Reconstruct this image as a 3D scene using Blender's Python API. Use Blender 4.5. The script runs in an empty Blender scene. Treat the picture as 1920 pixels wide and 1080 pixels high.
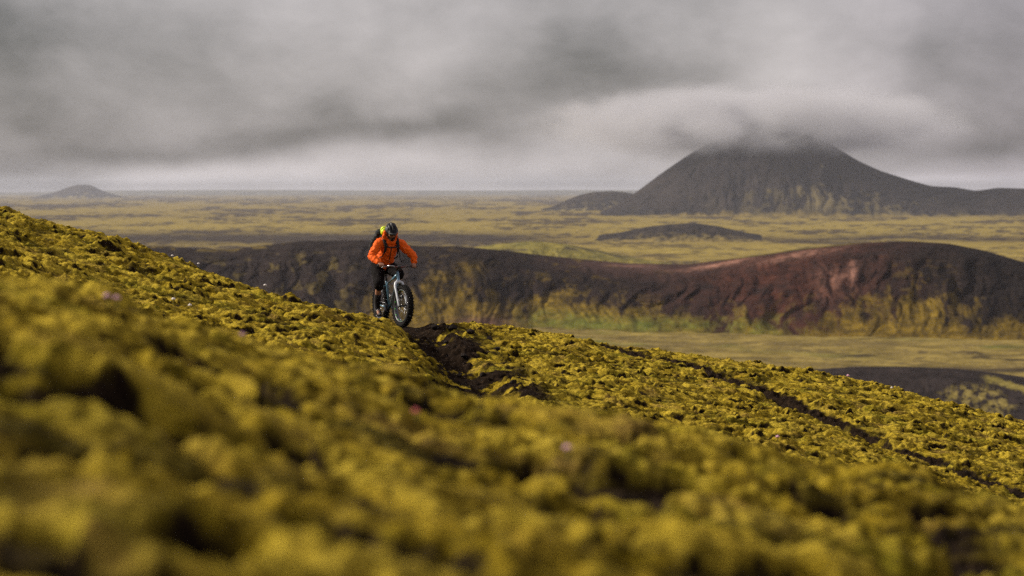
import bpy, math, random
import numpy as np
from mathutils import Vector, Matrix

R = math.radians
scene = bpy.context.scene
col = scene.collection

# ------------------------------------------------------------------ camera
F = 85.0 / 36.0 * 1920.0            # focal length in photo pixels
HORIZON = 353.0
PITCH = math.atan((540.0 - HORIZON) / F)
cam_d = bpy.data.cameras.new("camera")
cam_d.lens = 85.0
cam_d.sensor_width = 36.0
cam_d.clip_start = 0.05
cam_d.clip_end = 120000.0
cam_d.dof.use_dof = True
cam_d.dof.focus_distance = 41.0
cam_d.dof.aperture_fstop = 2.1
cam = bpy.data.objects.new("camera", cam_d)
cam.rotation_euler = (R(90) - PITCH, 0, 0)
col.objects.link(cam)
scene.camera = cam

# ------------------------------------------------------------------ view
scene.view_settings.view_transform = 'Standard'
scene.view_settings.look = 'None'
scene.view_settings.exposure = 2.0
scene.view_settings.gamma = 1.0
scene.cycles.max_bounces = 5
scene.cycles.diffuse_bounces = 3
scene.cycles.glossy_bounces = 2
scene.cycles.volume_bounces = 1
scene.cycles.use_denoising = False      # the sampling grain stands in for the photograph's film grain
scene.cycles.sample_clamp_indirect = 1.0
scene.cycles.sample_clamp_direct = 4.0
scene.cycles.caustics_reflective = False

# ------------------------------------------------------------------ sun
SUN_AZ = R(-80)      # measured from the view direction (+Y), negative = left
SUN_EL = R(31)
sun_dir = Vector((math.sin(SUN_AZ) * math.cos(SUN_EL), math.cos(SUN_AZ) * math.cos(SUN_EL), math.sin(SUN_EL)))
sd = bpy.data.lights.new("sun", 'SUN')
sd.energy = 1.5
sd.angle = R(10)
sd.color = (1.0, 0.92, 0.79)
sun = bpy.data.objects.new("sun", sd)
sun.rotation_euler = (-sun_dir).to_track_quat('-Z', 'Y').to_euler()
sun.location = (0, 0, 300)
col.objects.link(sun)


# ------------------------------------------------------------------ node helpers
class NT:
    def __init__(s, tree):
        s.t = tree
        s.n = tree.nodes
        s.l = tree.links

    def new(s, typ, **kw):
        n = s.n.new(typ)
        for k, v in kw.items():
            setattr(n, k, v)
        return n

    def link(s, a, b):
        s.l.new(a, b)

    def m(s, op, a, b=None, c=None, clamp=False):
        n = s.n.new('ShaderNodeMath')
        n.operation = op
        n.use_clamp = clamp
        for i, v in enumerate((a, b, c)):
            if v is None:
                continue
            if isinstance(v, (int, float)):
                n.inputs[i].default_value = v
            else:
                s.l.new(v, n.inputs[i])
        return n.outputs[0]

    def mix(s, fac, a, b):
        n = s.n.new('ShaderNodeMix')
        n.data_type = 'RGBA'
        for sock, v in ((n.inputs[0], fac), (n.inputs[6], a), (n.inputs[7], b)):
            if isinstance(v, (int, float)):
                sock.default_value = v
            elif isinstance(v, tuple):
                sock.default_value = (*v, 1.0) if len(v) == 3 else v
            else:
                s.l.new(v, sock)
        return n.outputs[2]

    def noise(s, vec, scale, detail=4, rough=0.55, dist=0.0):
        n = s.n.new('ShaderNodeTexNoise')
        n.inputs['Scale'].default_value = scale
        n.inputs['Detail'].default_value = detail
        n.inputs['Roughness'].default_value = rough
        n.inputs['Distortion'].default_value = dist
        if vec is not None:
            s.l.new(vec, n.inputs['Vector'])
        return n.outputs['Fac']

    def ramp(s, fac, stops):
        n = s.n.new('ShaderNodeValToRGB')
        el = n.color_ramp.elements
        while len(el) < len(stops):
            el.new(0.5)
        for e, (p, c) in zip(el, stops):
            e.position = p
            e.color = (*c, 1.0) if isinstance(c, tuple) else (c, c, c, 1.0)
        s.l.new(fac, n.inputs[0])
        return n.outputs[0]


# ------------------------------------------------------------------ world: overcast sky
world = bpy.data.worlds.new("World")
scene.world = world
world.use_nodes = True
w = NT(world.node_tree)
w.n.clear()
wout = w.new('ShaderNodeOutputWorld')
bg = w.new('ShaderNodeBackground')
bg.inputs['Strength'].default_value = 0.1
sky = w.new('ShaderNodeTexSky', sky_type='NISHITA')
sky.sun_disc = False
sky.sun_elevation = SUN_EL
sky.sun_rotation = SUN_AZ
tc = w.new('ShaderNodeTexCoord')
nrm = w.new('ShaderNodeVectorMath', operation='NORMALIZE')
w.link(tc.outputs['Generated'], nrm.inputs[0])
sep = w.new('ShaderNodeSeparateXYZ')
w.link(nrm.outputs[0], sep.inputs[0])
az = w.m('ARCTAN2', sep.outputs[0], sep.outputs[1])
el = w.m('ARCSINE', sep.outputs[2])
# slow turbulence that breaks up the cloud banks
mp = w.new('ShaderNodeMapping')
mp.inputs['Scale'].default_value = (1, 1, 1.8)
w.link(nrm.outputs[0], mp.inputs['Vector'])
n1 = w.noise(mp.outputs[0], 9.0, 5, 0.5, 0.3)
n2 = w.noise(mp.outputs[0], 22.0, 5, 0.55, 0.2)
mp2 = w.new('ShaderNodeMapping')
mp2.inputs['Location'].default_value = (5, 2, 7)
mp2.inputs['Scale'].default_value = (1, 1, 2.0)
w.link(nrm.outputs[0], mp2.inputs['Vector'])
n3 = w.noise(mp2.outputs[0], 11.0, 4, 0.5, 0.0)
azw = w.m('ADD', az, w.m('MULTIPLY', w.m('SUBTRACT', n1, 0.5), 0.12))
elw = w.m('ADD', el, w.m('MULTIPLY', w.m('MULTIPLY', w.m('SUBTRACT', n3, 0.5), 0.055), w.m('MULTIPLY', w.m('ABSOLUTE', el), 40.0, clamp=True)))
BLOBS = [  # px, py, half width, half height (photo pixels as angles), change of brightness
    (20, 110, 170, 260, -0.17), (330, 60, 120, 60, -0.07), (420, 170, 120, 90, -0.06),
    (600, 245, 330, 36, -0.15), (230, 275, 170, 22, -0.10), (1090, 115, 190, 85, -0.16), (850, 195, 160, 50, -0.08),
    (1230, 150, 110, 60, -0.05),
    (620, 312, 330, 22, 0.09), (300, 325, 150, 16, 0.08), (1060, 268, 130, 34, 0.10), (800, 60, 200, 60, 0.03),
    (620, 60, 150, 80, 0.03), (1500, 120, 150, 110, 0.03),
    (1800, 258, 200, 48, -0.14), (1915, 120, 120, 130, -0.12), (960, 346, 1500, 9, -0.09), (1080, 335, 110, 14, -0.08),
    (30, 330, 90, 40, -0.10), (1800, 332, 150, 9, 0.08), (1420, 185, 330, 75, 0.055), (1400, 265, 420, 40, -0.045),
]
lum = w.m('ADD', w.m('MULTIPLY', w.m('SUBTRACT', n2, 0.5), 0.32), 0.40)
for (bx, by, sx, sy, amp) in BLOBS:
    a0 = math.atan((bx - 960) / F)
    e0 = (HORIZON - by) / F
    dx = w.m('MULTIPLY', w.m('SUBTRACT', azw, a0), F / sx)
    dy = w.m('MULTIPLY', w.m('SUBTRACT', elw, e0), F / sy)
    r2 = w.m('ADD', w.m('MULTIPLY', dx, dx), w.m('MULTIPLY', dy, dy))
    g = w.m('POWER', 2.718, w.m('MULTIPLY', r2, -0.8))
    lum = w.m('ADD', lum, w.m('MULTIPLY', g, amp * 1.5))
lum = w.m('MAXIMUM', lum, 0.08)
# brighter cloud deck overhead (standard overcast distribution)
up = w.new('ShaderNodeMapRange', interpolation_type='SMOOTHSTEP')
up.inputs['From Min'].default_value = R(5.5)
up.inputs['From Max'].default_value = R(50)
up.inputs['To Min'].default_value = 0.0
up.inputs['To Max'].default_value = 0.12
w.link(el, up.inputs['Value'])
lum = w.m('ADD', lum, up.outputs[0])
tint = w.mix(n1, (1.0, 0.915, 0.905), (1.0, 0.92, 0.935))
# violet grey towards the right edge
tr = w.m('MULTIPLY', w.m('SUBTRACT', az, 0.11), 9.0, clamp=True)
tint = w.mix(tr, tint, (1.0, 0.895, 0.965))
n4 = w.noise(mp.outputs[0], 70.0, 6, 0.6, 0.4)
lum = w.m('ADD', lum, w.m('MULTIPLY', w.m('SUBTRACT', n4, 0.5), 0.07))
cl = w.new('ShaderNodeVectorMath', operation='SCALE')
w.link(tint, cl.inputs[0])
w.link(w.m('MULTIPLY', lum, 2.57), cl.inputs['Scale'])
fin = w.mix(0.97, sky.outputs[0], cl.outputs[0])
w.link(fin, bg.inputs['Color'])
w.link(bg.outputs[0], wout.inputs[0])


# ------------------------------------------------------------------ projection helpers
CP, SP = math.cos(PITCH), math.sin(PITCH)


def W(px, py, d):
    """world point at forward distance y = d seen at photo pixel px, py"""
    px, py, d = np.asarray(px, float), np.asarray(py, float), np.asarray(d, float)
    X = (px - 960) / F
    Y = (540 - py) / F
    dy = CP + Y * SP
    dz = -SP + Y * CP
    return X / dy * d, d, dz / dy * d


def P(x, y, z):
    """photo pixel of a world point"""
    f = y * CP - z * SP
    u = y * SP + z * CP
    return 960 + F * x / f, 540 - F * u / f


# ------------------------------------------------------------------ numpy noise
_rng = np.random.RandomState(7)
_perm = _rng.permutation(4096)
_ga = _rng.rand(4096) * 2 * math.pi
_gx, _gy = np.cos(_ga), np.sin(_ga)
_r1, _r2, _r3 = _rng.rand(4096), _rng.rand(4096), _rng.rand(4096)


def _h(ix, iy):
    return _perm[(_perm[ix & 4095] + iy) & 4095]


def perlin(x, y):
    ix = np.floor(x).astype(np.int64)
    iy = np.floor(y).astype(np.int64)
    fx, fy = x - ix, y - iy
    u = fx * fx * fx * (fx * (fx * 6 - 15) + 10)
    v = fy * fy * fy * (fy * (fy * 6 - 15) + 10)

    def g(ax, ay):
        h = _h(ix + ax, iy + ay)
        return _gx[h] * (fx - ax) + _gy[h] * (fy - ay)
    a = g(0, 0) * (1 - u) + g(1, 0) * u
    b = g(0, 1) * (1 - u) + g(1, 1) * u
    return (a * (1 - v) + b * v) * 1.5


def fbm(x, y, o=4, g=0.5):
    s, a, t = 0, 1, 0
    for i in range(o):
        s = s + a * perlin(x + 17.3 * i, y - 9.1 * i)
        t += a
        a *= g
        x, y = x * 2.03, y * 2.03
    return s / t


def cushions(x, y, k=1.3):
    """union of paraboloid cushions on jittered cells: rounded tops, sharp creases. About 0..1"""
    ix = np.floor(x).astype(np.int64)
    iy = np.floor(y).astype(np.int64)
    best = np.full(x.shape, -1.0)
    for ax in (-1, 0, 1):
        for ay in (-1, 0, 1):
            h = _h(ix + ax, iy + ay)
            dx = x - (ix + ax + _r1[h])
            dy = y - (iy + ay + _r2[h])
            np.maximum(best, 0.45 + 0.55 * _r3[h] - k * (dx * dx + dy * dy), out=best)
    return best


def sstep(a, b, x):
    t = np.clip((x - a) / (b - a), 0, 1)
    return t * t * (3 - 2 * t)


def interp_lin(x, xs, ys):
    """np.interp with linear ends"""
    xs, ys = np.asarray(xs, float), np.asarray(ys, float)
    r = np.interp(x, xs, ys)
    lo, hi = x < xs[0], x > xs[-1]
    r = np.where(lo, ys[0] + (x - xs[0]) * (ys[1] - ys[0]) / (xs[1] - xs[0]), r)
    return np.where(hi, ys[-1] + (x - xs[-1]) * (ys[-1] - ys[-2]) / (xs[-1] - xs[-2]), r)


def smooth_line(xs, ys, w=0.25):
    """dense, slightly smoothed version of a polyline"""
    span = xs[-1] - xs[0]
    q = np.linspace(xs[0] - span, xs[-1] + span, 1200)
    v = interp_lin(q, xs, ys)
    st = (q[1] - q[0])
    k = np.exp(-0.5 * (np.arange(-60, 61) * st / w) ** 2)
    k /= k.sum()
    vv = np.convolve(np.pad(v, 60, mode='edge'), k, 'valid')
    return q[70:-70], vv[70:-70]


# ------------------------------------------------------------------ near hillside: base surface
def line_at(pts, d, w=0.25):
    px, py = np.array(pts, float).T
    x, _, z = W(px, py, d)
    return smooth_line(x, z, w)


RIDGE = [(-200, 478), (0, 528), (150, 562), (300, 606), (500, 655), (700, 702), (800, 722), (900, 752), (960, 757), (1150, 780), (1300, 812),
         (1400, 842), (1600, 880), (1750, 918), (1920, 962), (2100, 1010)]
LR = line_at([(a, b - 22 + 26 * max(0, min(1, (a - 760) / 160)) - 12 * max(0, min(1, (a - 980) / 140)) + 12 * max(0, min(1, (a - 1450) / 300)) + 8 * max(0, min(1, (a - 350) / 350)) + 8 * max(0, min(1, (a - 900) / 600))) for a, b in RIDGE], 12.0, 0.12)
L24 = line_at([(a, b + (34 if a < 1100 else 44)) for a, b in RIDGE], 24.0, 0.4)
CREST = [(-200, 330, 36), (0, 391, 37), (100, 418, 38), (200, 444, 38), (350, 493, 38), (450, 523, 38), (550, 557, 38), (660, 583, 38), (720, 594, 38), (760, 606, 38.5),
         (800, 612, 42), (850, 612, 45), (900, 613, 47), (1000, 624, 48), (1100, 640, 48), (1200, 657, 48), (1350, 676, 48), (1500, 697, 48),
         (1600, 714, 48), (1700, 740, 48), (1800, 766, 48), (1920, 793, 48), (2120, 850, 48)]
_c = np.array(CREST, float)
_cx, _, _cz = W(_c[:, 0], _c[:, 1], _c[:, 2])
LC = smooth_line(_cx, _cz, 0.22)
LY = smooth_line(_cx, _c[:, 2], 0.25)


def L(line, x):
    return interp_lin(x, line[0], line[1])


BX, BY, BZ = -2.13, 42.0, -2.385     # where the bicycle stands
TRAIL = np.array([(-9, 50), (-4.2, 46.2), (-2.75, 43.6), (-2.13, 42), (-1.72, 40.8), (-1.32, 38), (-0.78, 33), (-0.42, 28.5), (-0.2, 25), (0.25, 19)])
RUT = np.array([(0.9, 48.6), (2.2, 45.5), (3.3, 43), (4.3, 39.8), (5.3, 36.3), (6.1, 33), (6.7, 30), (7.3, 27)])


def poly_dist(x, y, pl):
    best = np.full(x.shape, 1e9)
    side = np.zeros(x.shape)
    for a, b in zip(pl[:-1], pl[1:]):
        d = b - a
        l2 = d @ d
        t = np.clip(((x - a[0]) * d[0] + (y - a[1]) * d[1]) / l2, 0, 1)
        ex, ey = x - (a[0] + t * d[0]), y - (a[1] + t * d[1])
        q = ex * ex + ey * ey
        s = d[0] * ey - d[1] * ex
        m = q < best
        best = np.where(m, q, best)
        side = np.where(m, np.sign(s), side)
    return np.sqrt(best), side       # side > 0: left of travel direction


def base_z(x, y):
    zr = L(LR, x)
    z0 = -0.62 - 0.215 * x
    z24 = L(L24, x)
    zc = L(LC, x)
    yc = L(LY, x)
    yc = np.clip(yc, 34, 49)
    K = [-10 + 0 * x, 0 * x, 6 + 0 * x, 12 + 0 * x, 15 + 0 * x, 19 + 0 * x, 24 + 0 * x, 24 + (yc - 24) * 0.5, yc, yc + 4, yc + 20, yc + 75, yc + 260]
    V = [z0 + 0.5, z0, z0 * 0.5 + zr * 0.5 + 0.07, zr, z24 * 0.52 + zr * 0.48 - 0.08, z24 * 0.85 + zr * 0.15 - 0.12, z24, z24 * 0.5 + zc * 0.5 - 0.03, zc, zc - 0.75, zc - 7.0, zc - 33, zc * 0.0 - 66]
    K, V = np.array(K), np.array(V)
    sec = (V[1:] - V[:-1]) / (K[1:] - K[:-1])
    T = np.empty_like(V)
    T[0], T[-1] = sec[0], sec[-1]
    T[1:-1] = 0.5 * (sec[1:] + sec[:-1])
    out = np.zeros(x.shape)
    for i in range(len(K) - 1):
        h = K[i + 1] - K[i]
        t = (y - K[i]) / h
        m = (t >= 0) & (t < 1) if i < len(K) - 2 else (t >= 0)
        t = np.clip(t, 0, 1)
        t2, t3 = t * t, t * t * t
        v = V[i] * (2 * t3 - 3 * t2 + 1) + T[i] * h * (t3 - 2 * t2 + t) + V[i + 1] * (-2 * t3 + 3 * t2) + T[i + 1] * h * (t3 - t2)
        out = np.where(m, v, out)
    return out


def hill(x, y, detail=True):
    """height, soil mask, tone of the near hillside"""
    z = base_z(x, y)
    td, side = poly_dist(x, y, TRAIL)
    rd, rs = poly_dist(x, y, RUT)
    big = fbm(x / 1.5 + 3, y / 2.0, 3)
    huge = fbm(x / 4.2 + 9, y / 5.5 + 4, 2)
    mid = fbm(x / 0.55 + 30, y / 0.7 + 4, 2)
    # mound that rises left of the trail, groove of the trail, rut on the right
    left = (side < 0)
    edge = td + 0.22 * big + 0.16 * mid
    intr = sstep(22, 26, y)
    groove = (1 - sstep(0.18, 0.62, edge)) * intr
    mound = np.where(left, sstep(0.25, 0.8, edge) * (1 - sstep(1.2, 3.6, td)), 0) * intr
    z = z + 0.12 * mound * sstep(25, 29, y) * (1 - sstep(33, 36, y)) - 0.20 * groove - 0.07 * sstep(34, 37, y) * (1 - sstep(40, 43, y)) * sstep(-6, -4, x) * (1 - sstep(-1.6, -1.2, x))
    wr = sstep(0.9, 2.2, x) * 0.6 + 0.4
    rut = (1 - sstep(0.08, 0.24, rd + 0.09 * mid)) * sstep(-0.42, -0.05, big + mid * 0.6 + 0.15) * sstep(26, 29, y)
    z = z - 0.08 * rut * wr
    z = z - 0.14 * np.where(rs < 0, np.exp(-rd / 1.1), 0) * sstep(0, 0.08, rd) * sstep(29, 34, y) * sstep(0.9, 1.8, x)
    # soil beside the trail (right side) in broken patches
    soil = groove * sstep(-0.16, 0.20, mid * 1.3 + big + 0.22 + 0.5 * fbm(x / .2, y / .25, 2))
    rightz = np.where(~left, (1 - sstep(0.5, 1.5, td)), 0) * intr * sstep(26, 30, y) * (1 - sstep(47.5, 49, y))
    soil = np.maximum(soil, rightz * sstep(-0.05, 0.25, mid * 0.8 + big * 0.5 + 0.12))
    soil = np.maximum(soil, rut * 0.95)
    amp = sstep(0.05, 1.5, np.abs(y - 42) + 3 * np.abs(x + 2.0))
    near = 1 - sstep(9, 15, y)
    z = z + huge * 0.10 * (1 - 0.6 * sstep(32, 38, y)) + big * (0.07 + 0.07 * near)
    wx = x + 0.13 * perlin(x / 0.5 + 3, y / 0.5) + 0.05 * perlin(x / 0.17, y / 0.17 + 7)
    wy = y + 0.13 * perlin(x / 0.5 + 50, y / 0.5 + 9) + 0.05 * perlin(x / 0.17 + 31, y / 0.17)
    ca, sa = math.cos(-0.35), math.sin(-0.35)
    ax, ay = wx * ca - wy * sa, wx * sa + wy * ca
    c1 = cushions(ax / 0.56, ay / 0.34)
    c2 = cushions(ax / 0.30 + 40, ay / 0.14 + 11)
    c3 = cushions(ax / 0.10 + 4, ay / 0.075 + 71) if detail else 0 * x
    pit = sstep(0.08 - 0.08 * near, 0.24 - 0.05 * near, fbm(x / 0.66 + 70, y / 0.5 + 21, 3) + 0.2 * huge - 0.03 * sstep(14, 22, y))
    pit = np.maximum(pit, (0.8 - 0.25 * near) * sstep(0.13, 0.30, fbm(x / 0.30 + 7, y / 0.24 + 2, 2) + 0.25 * mid)) * (1 - 0.45 * sstep(14, 22, y))
    sm = 1 - 0.7 * soil
    c4 = fbm(wx / 0.34 + 5, wy / 0.19 + 3, 3, 0.5)
    nr = 1 - sstep(11, 18, y)
    rg = (1 - 0.44 * nr) * (0.40 + 0.75 * sstep(-0.35, 0.35, fbm(x / 1.1 + 13, y / 1.4 + 8, 2) + 0.25 * mid))
    hm = (0.080 + 0.015 * nr) * np.clip(c1, -0.2, 1) + (0.050 + 0.010 * nr) * np.clip(c2, -0.15, 1) + (0.085 - 0.010 * nr) * c4
    hm = 0.05 + (hm - 0.05) * rg
    z = z + (hm - 0.10) * sm * (1 - 0.4 * pit) + 0.040 * rg * c3 + 0.018 * (1 - 2 * np.abs(perlin(x / 0.09, y / 0.075 + 5))) - (0.12 - 0.005 * near) * pit
    z = z + 0.022 * soil * perlin(x / 0.11, y / 0.11)
    # flat pad where the wheels stand
    pd, _ = poly_dist(x, y, np.array([(BX - 0.28, BY + 0.75), (BX + 0.32, BY - 0.85)]))
    pad = 1 - sstep(0.16, 0.75, pd)
    zp = BZ + 0.004 * perlin(x / 0.06, y / 0.06)
    z = z * (1 - pad) + zp * pad
    soil = np.maximum(soil, pad * 0.9)
    crease = sstep(0.42, 0.10, c1) * sstep(0.5, 0.2, c2)
    soil = np.maximum(soil, np.clip(crease * 0.8, 0, 1))
    soil = np.maximum(soil, sstep(0.35, 0.95, pit + 0.5 * mid) * 0.85)
    lip = (np.clip(hm, -0.03, 1) + 0.05 * big) * (1 - pad) * (1 - 0.6 * soil)
    return z, np.clip(soil, 0, 1), c1, lip


def grid_mesh(name, X, Y, Z, mat, attrs=None, colors=None, label=None):
    nr, nc = X.shape
    co = np.stack([X, Y, Z], -1).reshape(-1, 3).astype(np.float32)
    me = bpy.data.meshes.new(name)
    me.vertices.add(nr * nc)
    me.vertices.foreach_set("co", co.ravel())
    i = np.arange(nr * nc, dtype=np.int32).reshape(nr, nc)
    q = np.stack([i[:-1, :-1], i[:-1, 1:], i[1:, 1:], i[1:, :-1]], -1).reshape(-1, 4)
    me.loops.add(q.size)
    me.loops.foreach_set("vertex_index", q.ravel())
    me.polygons.add(len(q))
    me.polygons.foreach_set("loop_start", np.arange(0, q.size, 4, dtype=np.int32))
    me.polygons.foreach_set("use_smooth", np.ones(len(q), bool))
    me.update(calc_edges=True)
    for k, a in (attrs or {}).items():
        at = me.attributes.new(k, 'FLOAT', 'POINT')
        at.data.foreach_set('value', a.astype(np.float32).ravel())
    if colors is not None:
        at = me.attributes.new('ground_colour', 'FLOAT_COLOR', 'POINT')
        c4 = np.concatenate([colors.reshape(-1, 3), np.ones((nr * nc, 1))], 1).astype(np.float32)
        at.data.foreach_set('color', c4.ravel())
    me.materials.append(mat)
    o = bpy.data.objects.new(name, me)
    col.objects.link(o)
    o['kind'] = 'structure'
    if label:
        o['label'] = label
    return o


# ------------------------------------------------------------------ materials
def new_mat(name):
    m = bpy.data.materials.new(name)
    m.use_nodes = True
    t = NT(m.node_tree)
    return m, t, m.node_tree.nodes['Principled BSDF']


def moss_material():
    m, t, b = new_mat('moss')
    geo = t.new('ShaderNodeNewGeometry')
    pos = geo.outputs['Position']
    soil = t.new('ShaderNodeAttribute', attribute_name='soil').outputs['Fac']
    tone = t.new('ShaderNodeAttribute', attribute_name='tone').outputs['Fac']
    nf = t.noise(pos, 24.0, 6, 0.75)
    nm = t.noise(pos, 5.0, 4, 0.6)
    mps = t.new('ShaderNodeMapping')
    mps.inputs['Rotation'].default_value = (0, R(-12), R(-20))
    mps.inputs['Scale'].default_value = (6.0, 30.0, 16.0)
    t.link(pos, mps.inputs['Vector'])
    nf = t.m('ADD', t.m('MULTIPLY', nf, 0.58), t.m('MULTIPLY', t.noise(mps.outputs[0], 1.0, 4, 0.6, 0.6), 0.42))
    nf = t.m('ADD', t.m('MULTIPLY', t.m('SUBTRACT', nf, 0.5), 1.35), 0.5)
    nl = t.noise(pos, 0.9, 3, 0.5)
    c = t.ramp(nm, [(0.28, (0.13, 0.102, 0.007)), (0.44, (0.28, 0.192, 0.011)), (0.60, (0.41, 0.278, 0.018)), (0.8, (0.52, 0.35, 0.045))])
    c = t.mix(t.m('MULTIPLY', t.m('SUBTRACT', nl, 0.50), 5.0, clamp=True), c, (0.22, 0.190, 0.014))
    c = t.mix(t.m('MULTIPLY', t.m('SUBTRACT', t.noise(pos, 1.7, 3, 0.5), 0.54), 5.0, clamp=True), c, (0.27, 0.165, 0.045))
    c = t.mix(t.m('MULTIPLY', t.m('SUBTRACT', t.noise(pos, 3.1, 4, 0.6, 0.4), 0.50), 5.0, clamp=True), c, (0.115, 0.075, 0.009))
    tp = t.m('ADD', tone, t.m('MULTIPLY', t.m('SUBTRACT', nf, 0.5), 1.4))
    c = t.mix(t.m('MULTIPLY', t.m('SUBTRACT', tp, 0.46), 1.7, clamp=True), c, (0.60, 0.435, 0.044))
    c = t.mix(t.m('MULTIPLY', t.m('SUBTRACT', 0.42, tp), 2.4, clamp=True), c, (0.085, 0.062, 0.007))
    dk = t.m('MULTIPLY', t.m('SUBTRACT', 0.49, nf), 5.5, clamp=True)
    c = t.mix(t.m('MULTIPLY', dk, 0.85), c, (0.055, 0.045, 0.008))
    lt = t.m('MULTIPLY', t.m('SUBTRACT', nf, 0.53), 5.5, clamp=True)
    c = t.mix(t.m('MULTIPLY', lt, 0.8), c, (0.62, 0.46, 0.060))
    sc = t.ramp(t.noise(pos, 14.0, 5, 0.7), [(0.3, (0.006, 0.0035, 0.002)), (0.55, (0.020, 0.012, 0.007)), (0.75, (0.070, 0.044, 0.026))])
    sf = t.m('ADD', soil, t.m('MULTIPLY', t.m('SUBTRACT', nf, 0.5), 1.1))
    c = t.mix(t.m('MULTIPLY', t.m('SUBTRACT', sf, 0.22), 3.5, clamp=True), c, (0.085, 0.060, 0.008))
    sf = t.m('MULTIPLY', t.m('SUBTRACT', sf, 0.42), 3.2, clamp=True)
    c = t.mix(sf, c, sc)
    t.link(c, b.inputs['Base Color'])
    b.inputs['Roughness'].default_value = 1.0
    b.inputs['Specular IOR Level'].default_value = 0.05
    bump = t.new('ShaderNodeBump')
    bump.inputs['Strength'].default_value = 1.0
    bump.inputs['Distance'].default_value = 0.05
    t.link(t.m('ADD', nf, t.m('MULTIPLY', t.noise(pos, 75.0, 3, 0.7), 0.45)), bump.inputs['Height'])
    t.link(bump.outputs[0], b.inputs['Normal'])
    return m


def land_material(name, scale, strength, dist, var=0.5):
    m, t, b = new_mat(name)
    geo = t.new('ShaderNodeNewGeometry')
    pos = geo.outputs['Position']
    a = t.new('ShaderNodeAttribute', attribute_name='ground_colour').outputs['Color']
    n = t.noise(pos, scale, 6, 0.65)
    v = t.ramp(n, [(0.25, 1 - var), (0.75, 1 + var)])
    mul = t.new('ShaderNodeMix', data_type='RGBA', blend_type='MULTIPLY')
    mul.inputs[0].default_value = 1.0
    t.link(a, mul.inputs[6])
    t.link(v, mul.inputs[7])
    t.link(mul.outputs[2], b.inputs['Base Color'])
    b.inputs['Roughness'].default_value = 1.0
    b.inputs['Specular IOR Level'].default_value = 0.05
    bump = t.new('ShaderNodeBump')
    bump.inputs['Strength'].default_value = strength
    bump.inputs['Distance'].default_value = dist
    t.link(n, bump.inputs['Height'])
    t.link(bump.outputs[0], b.inputs['Normal'])
    return m


MOSS = moss_material()
rows = np.concatenate([np.arange(-8, 0.8, 0.2), np.arange(0.8, 14, 0.042), np.arange(14, 20, 0.08), np.arange(20, 50.5, 0.032),
                       51 + np.geomspace(0.06, 250, 80)])
s_in = np.linspace(-0.185, 0.185, 1000)
s_out = np.geomspace(0.001, 0.26, 130)
cols = np.concatenate([(-0.185 - s_out)[::-1], s_in, 0.185 + s_out])
S, YY = np.meshgrid(cols, rows)
XX = S * (YY + 14.0)
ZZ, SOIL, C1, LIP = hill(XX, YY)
# moss creeps downhill: the cushions lean over their lower edge
KL = 0.75 * sstep(-1, 6, YY)
XX = XX + 0.30 * KL * (LIP - 0.06)
YY = YY - 0.55 * KL * (LIP - 0.06)
gr, gc = np.gradient(ZZ)
xr, xc = np.gradient(XX)
yr, yc_ = np.gradient(YY)
det = xc * yr - xr * yc_
det = np.where(np.abs(det) < 1e-7, 1e-7, det)
gx = (gc * yr - gr * yc_) / det
gy = (gr * xc - gc * xr) / det
steep = np.sqrt((gx + 0.2) ** 2 + gy ** 2)
steep = np.where(det < 0, 9.0, steep)
SOIL = np.clip(np.maximum(SOIL, sstep(0.8, 3.2, steep + 1.3 * fbm(XX / 0.5, YY / 0.5, 3)) * 0.8), 0, 1)
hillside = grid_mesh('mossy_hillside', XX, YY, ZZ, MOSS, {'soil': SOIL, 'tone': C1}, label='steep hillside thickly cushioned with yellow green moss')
del XX, YY, ZZ, SOIL, C1, LIP, S, gr, gc, xr, xc, yr, yc_, det, gx, gy, steep, KL


def ground_z(x, y):
    z, _, _, _ = hill(np.array([float(x)]), np.array([float(y)]))
    return float(z[0])


def ground_hit(px, py, d0, d1):
    """first point where the line of sight through a photo pixel meets the hillside between d0 and d1"""
    d = np.linspace(d0, d1, 1500)
    x, y, z = W(px, py, d)
    h = hill(x, y)[0]
    k = np.where(h >= z)[0]
    k = k[0] if len(k) else int(np.argmax(h - z))
    return float(x[k]), float(d[k]), float(h[k])


# ------------------------------------------------------------------ the valley and its hills
HV = 60.0
LAND = land_material('lava_plain', 0.05, 0.8, 3.0, 0.6)
LANDFAR = land_material('distant_slopes', 0.012, 0.7, 8.0, 0.45)
CRATER = land_material('scoria', 0.10, 0.8, 1.5, 0.6)


def lerp(a, b, t):
    return a + (b - a) * t[..., None]


C = lambda *a: np.array(a, float)
TAN, YEL, DARK, GREEN, GREY = C(.172, .125, .040), C(.235, .175, .040), C(.028, .020, .017), C(.085, .092, .018), C(.075, .062, .042)

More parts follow.
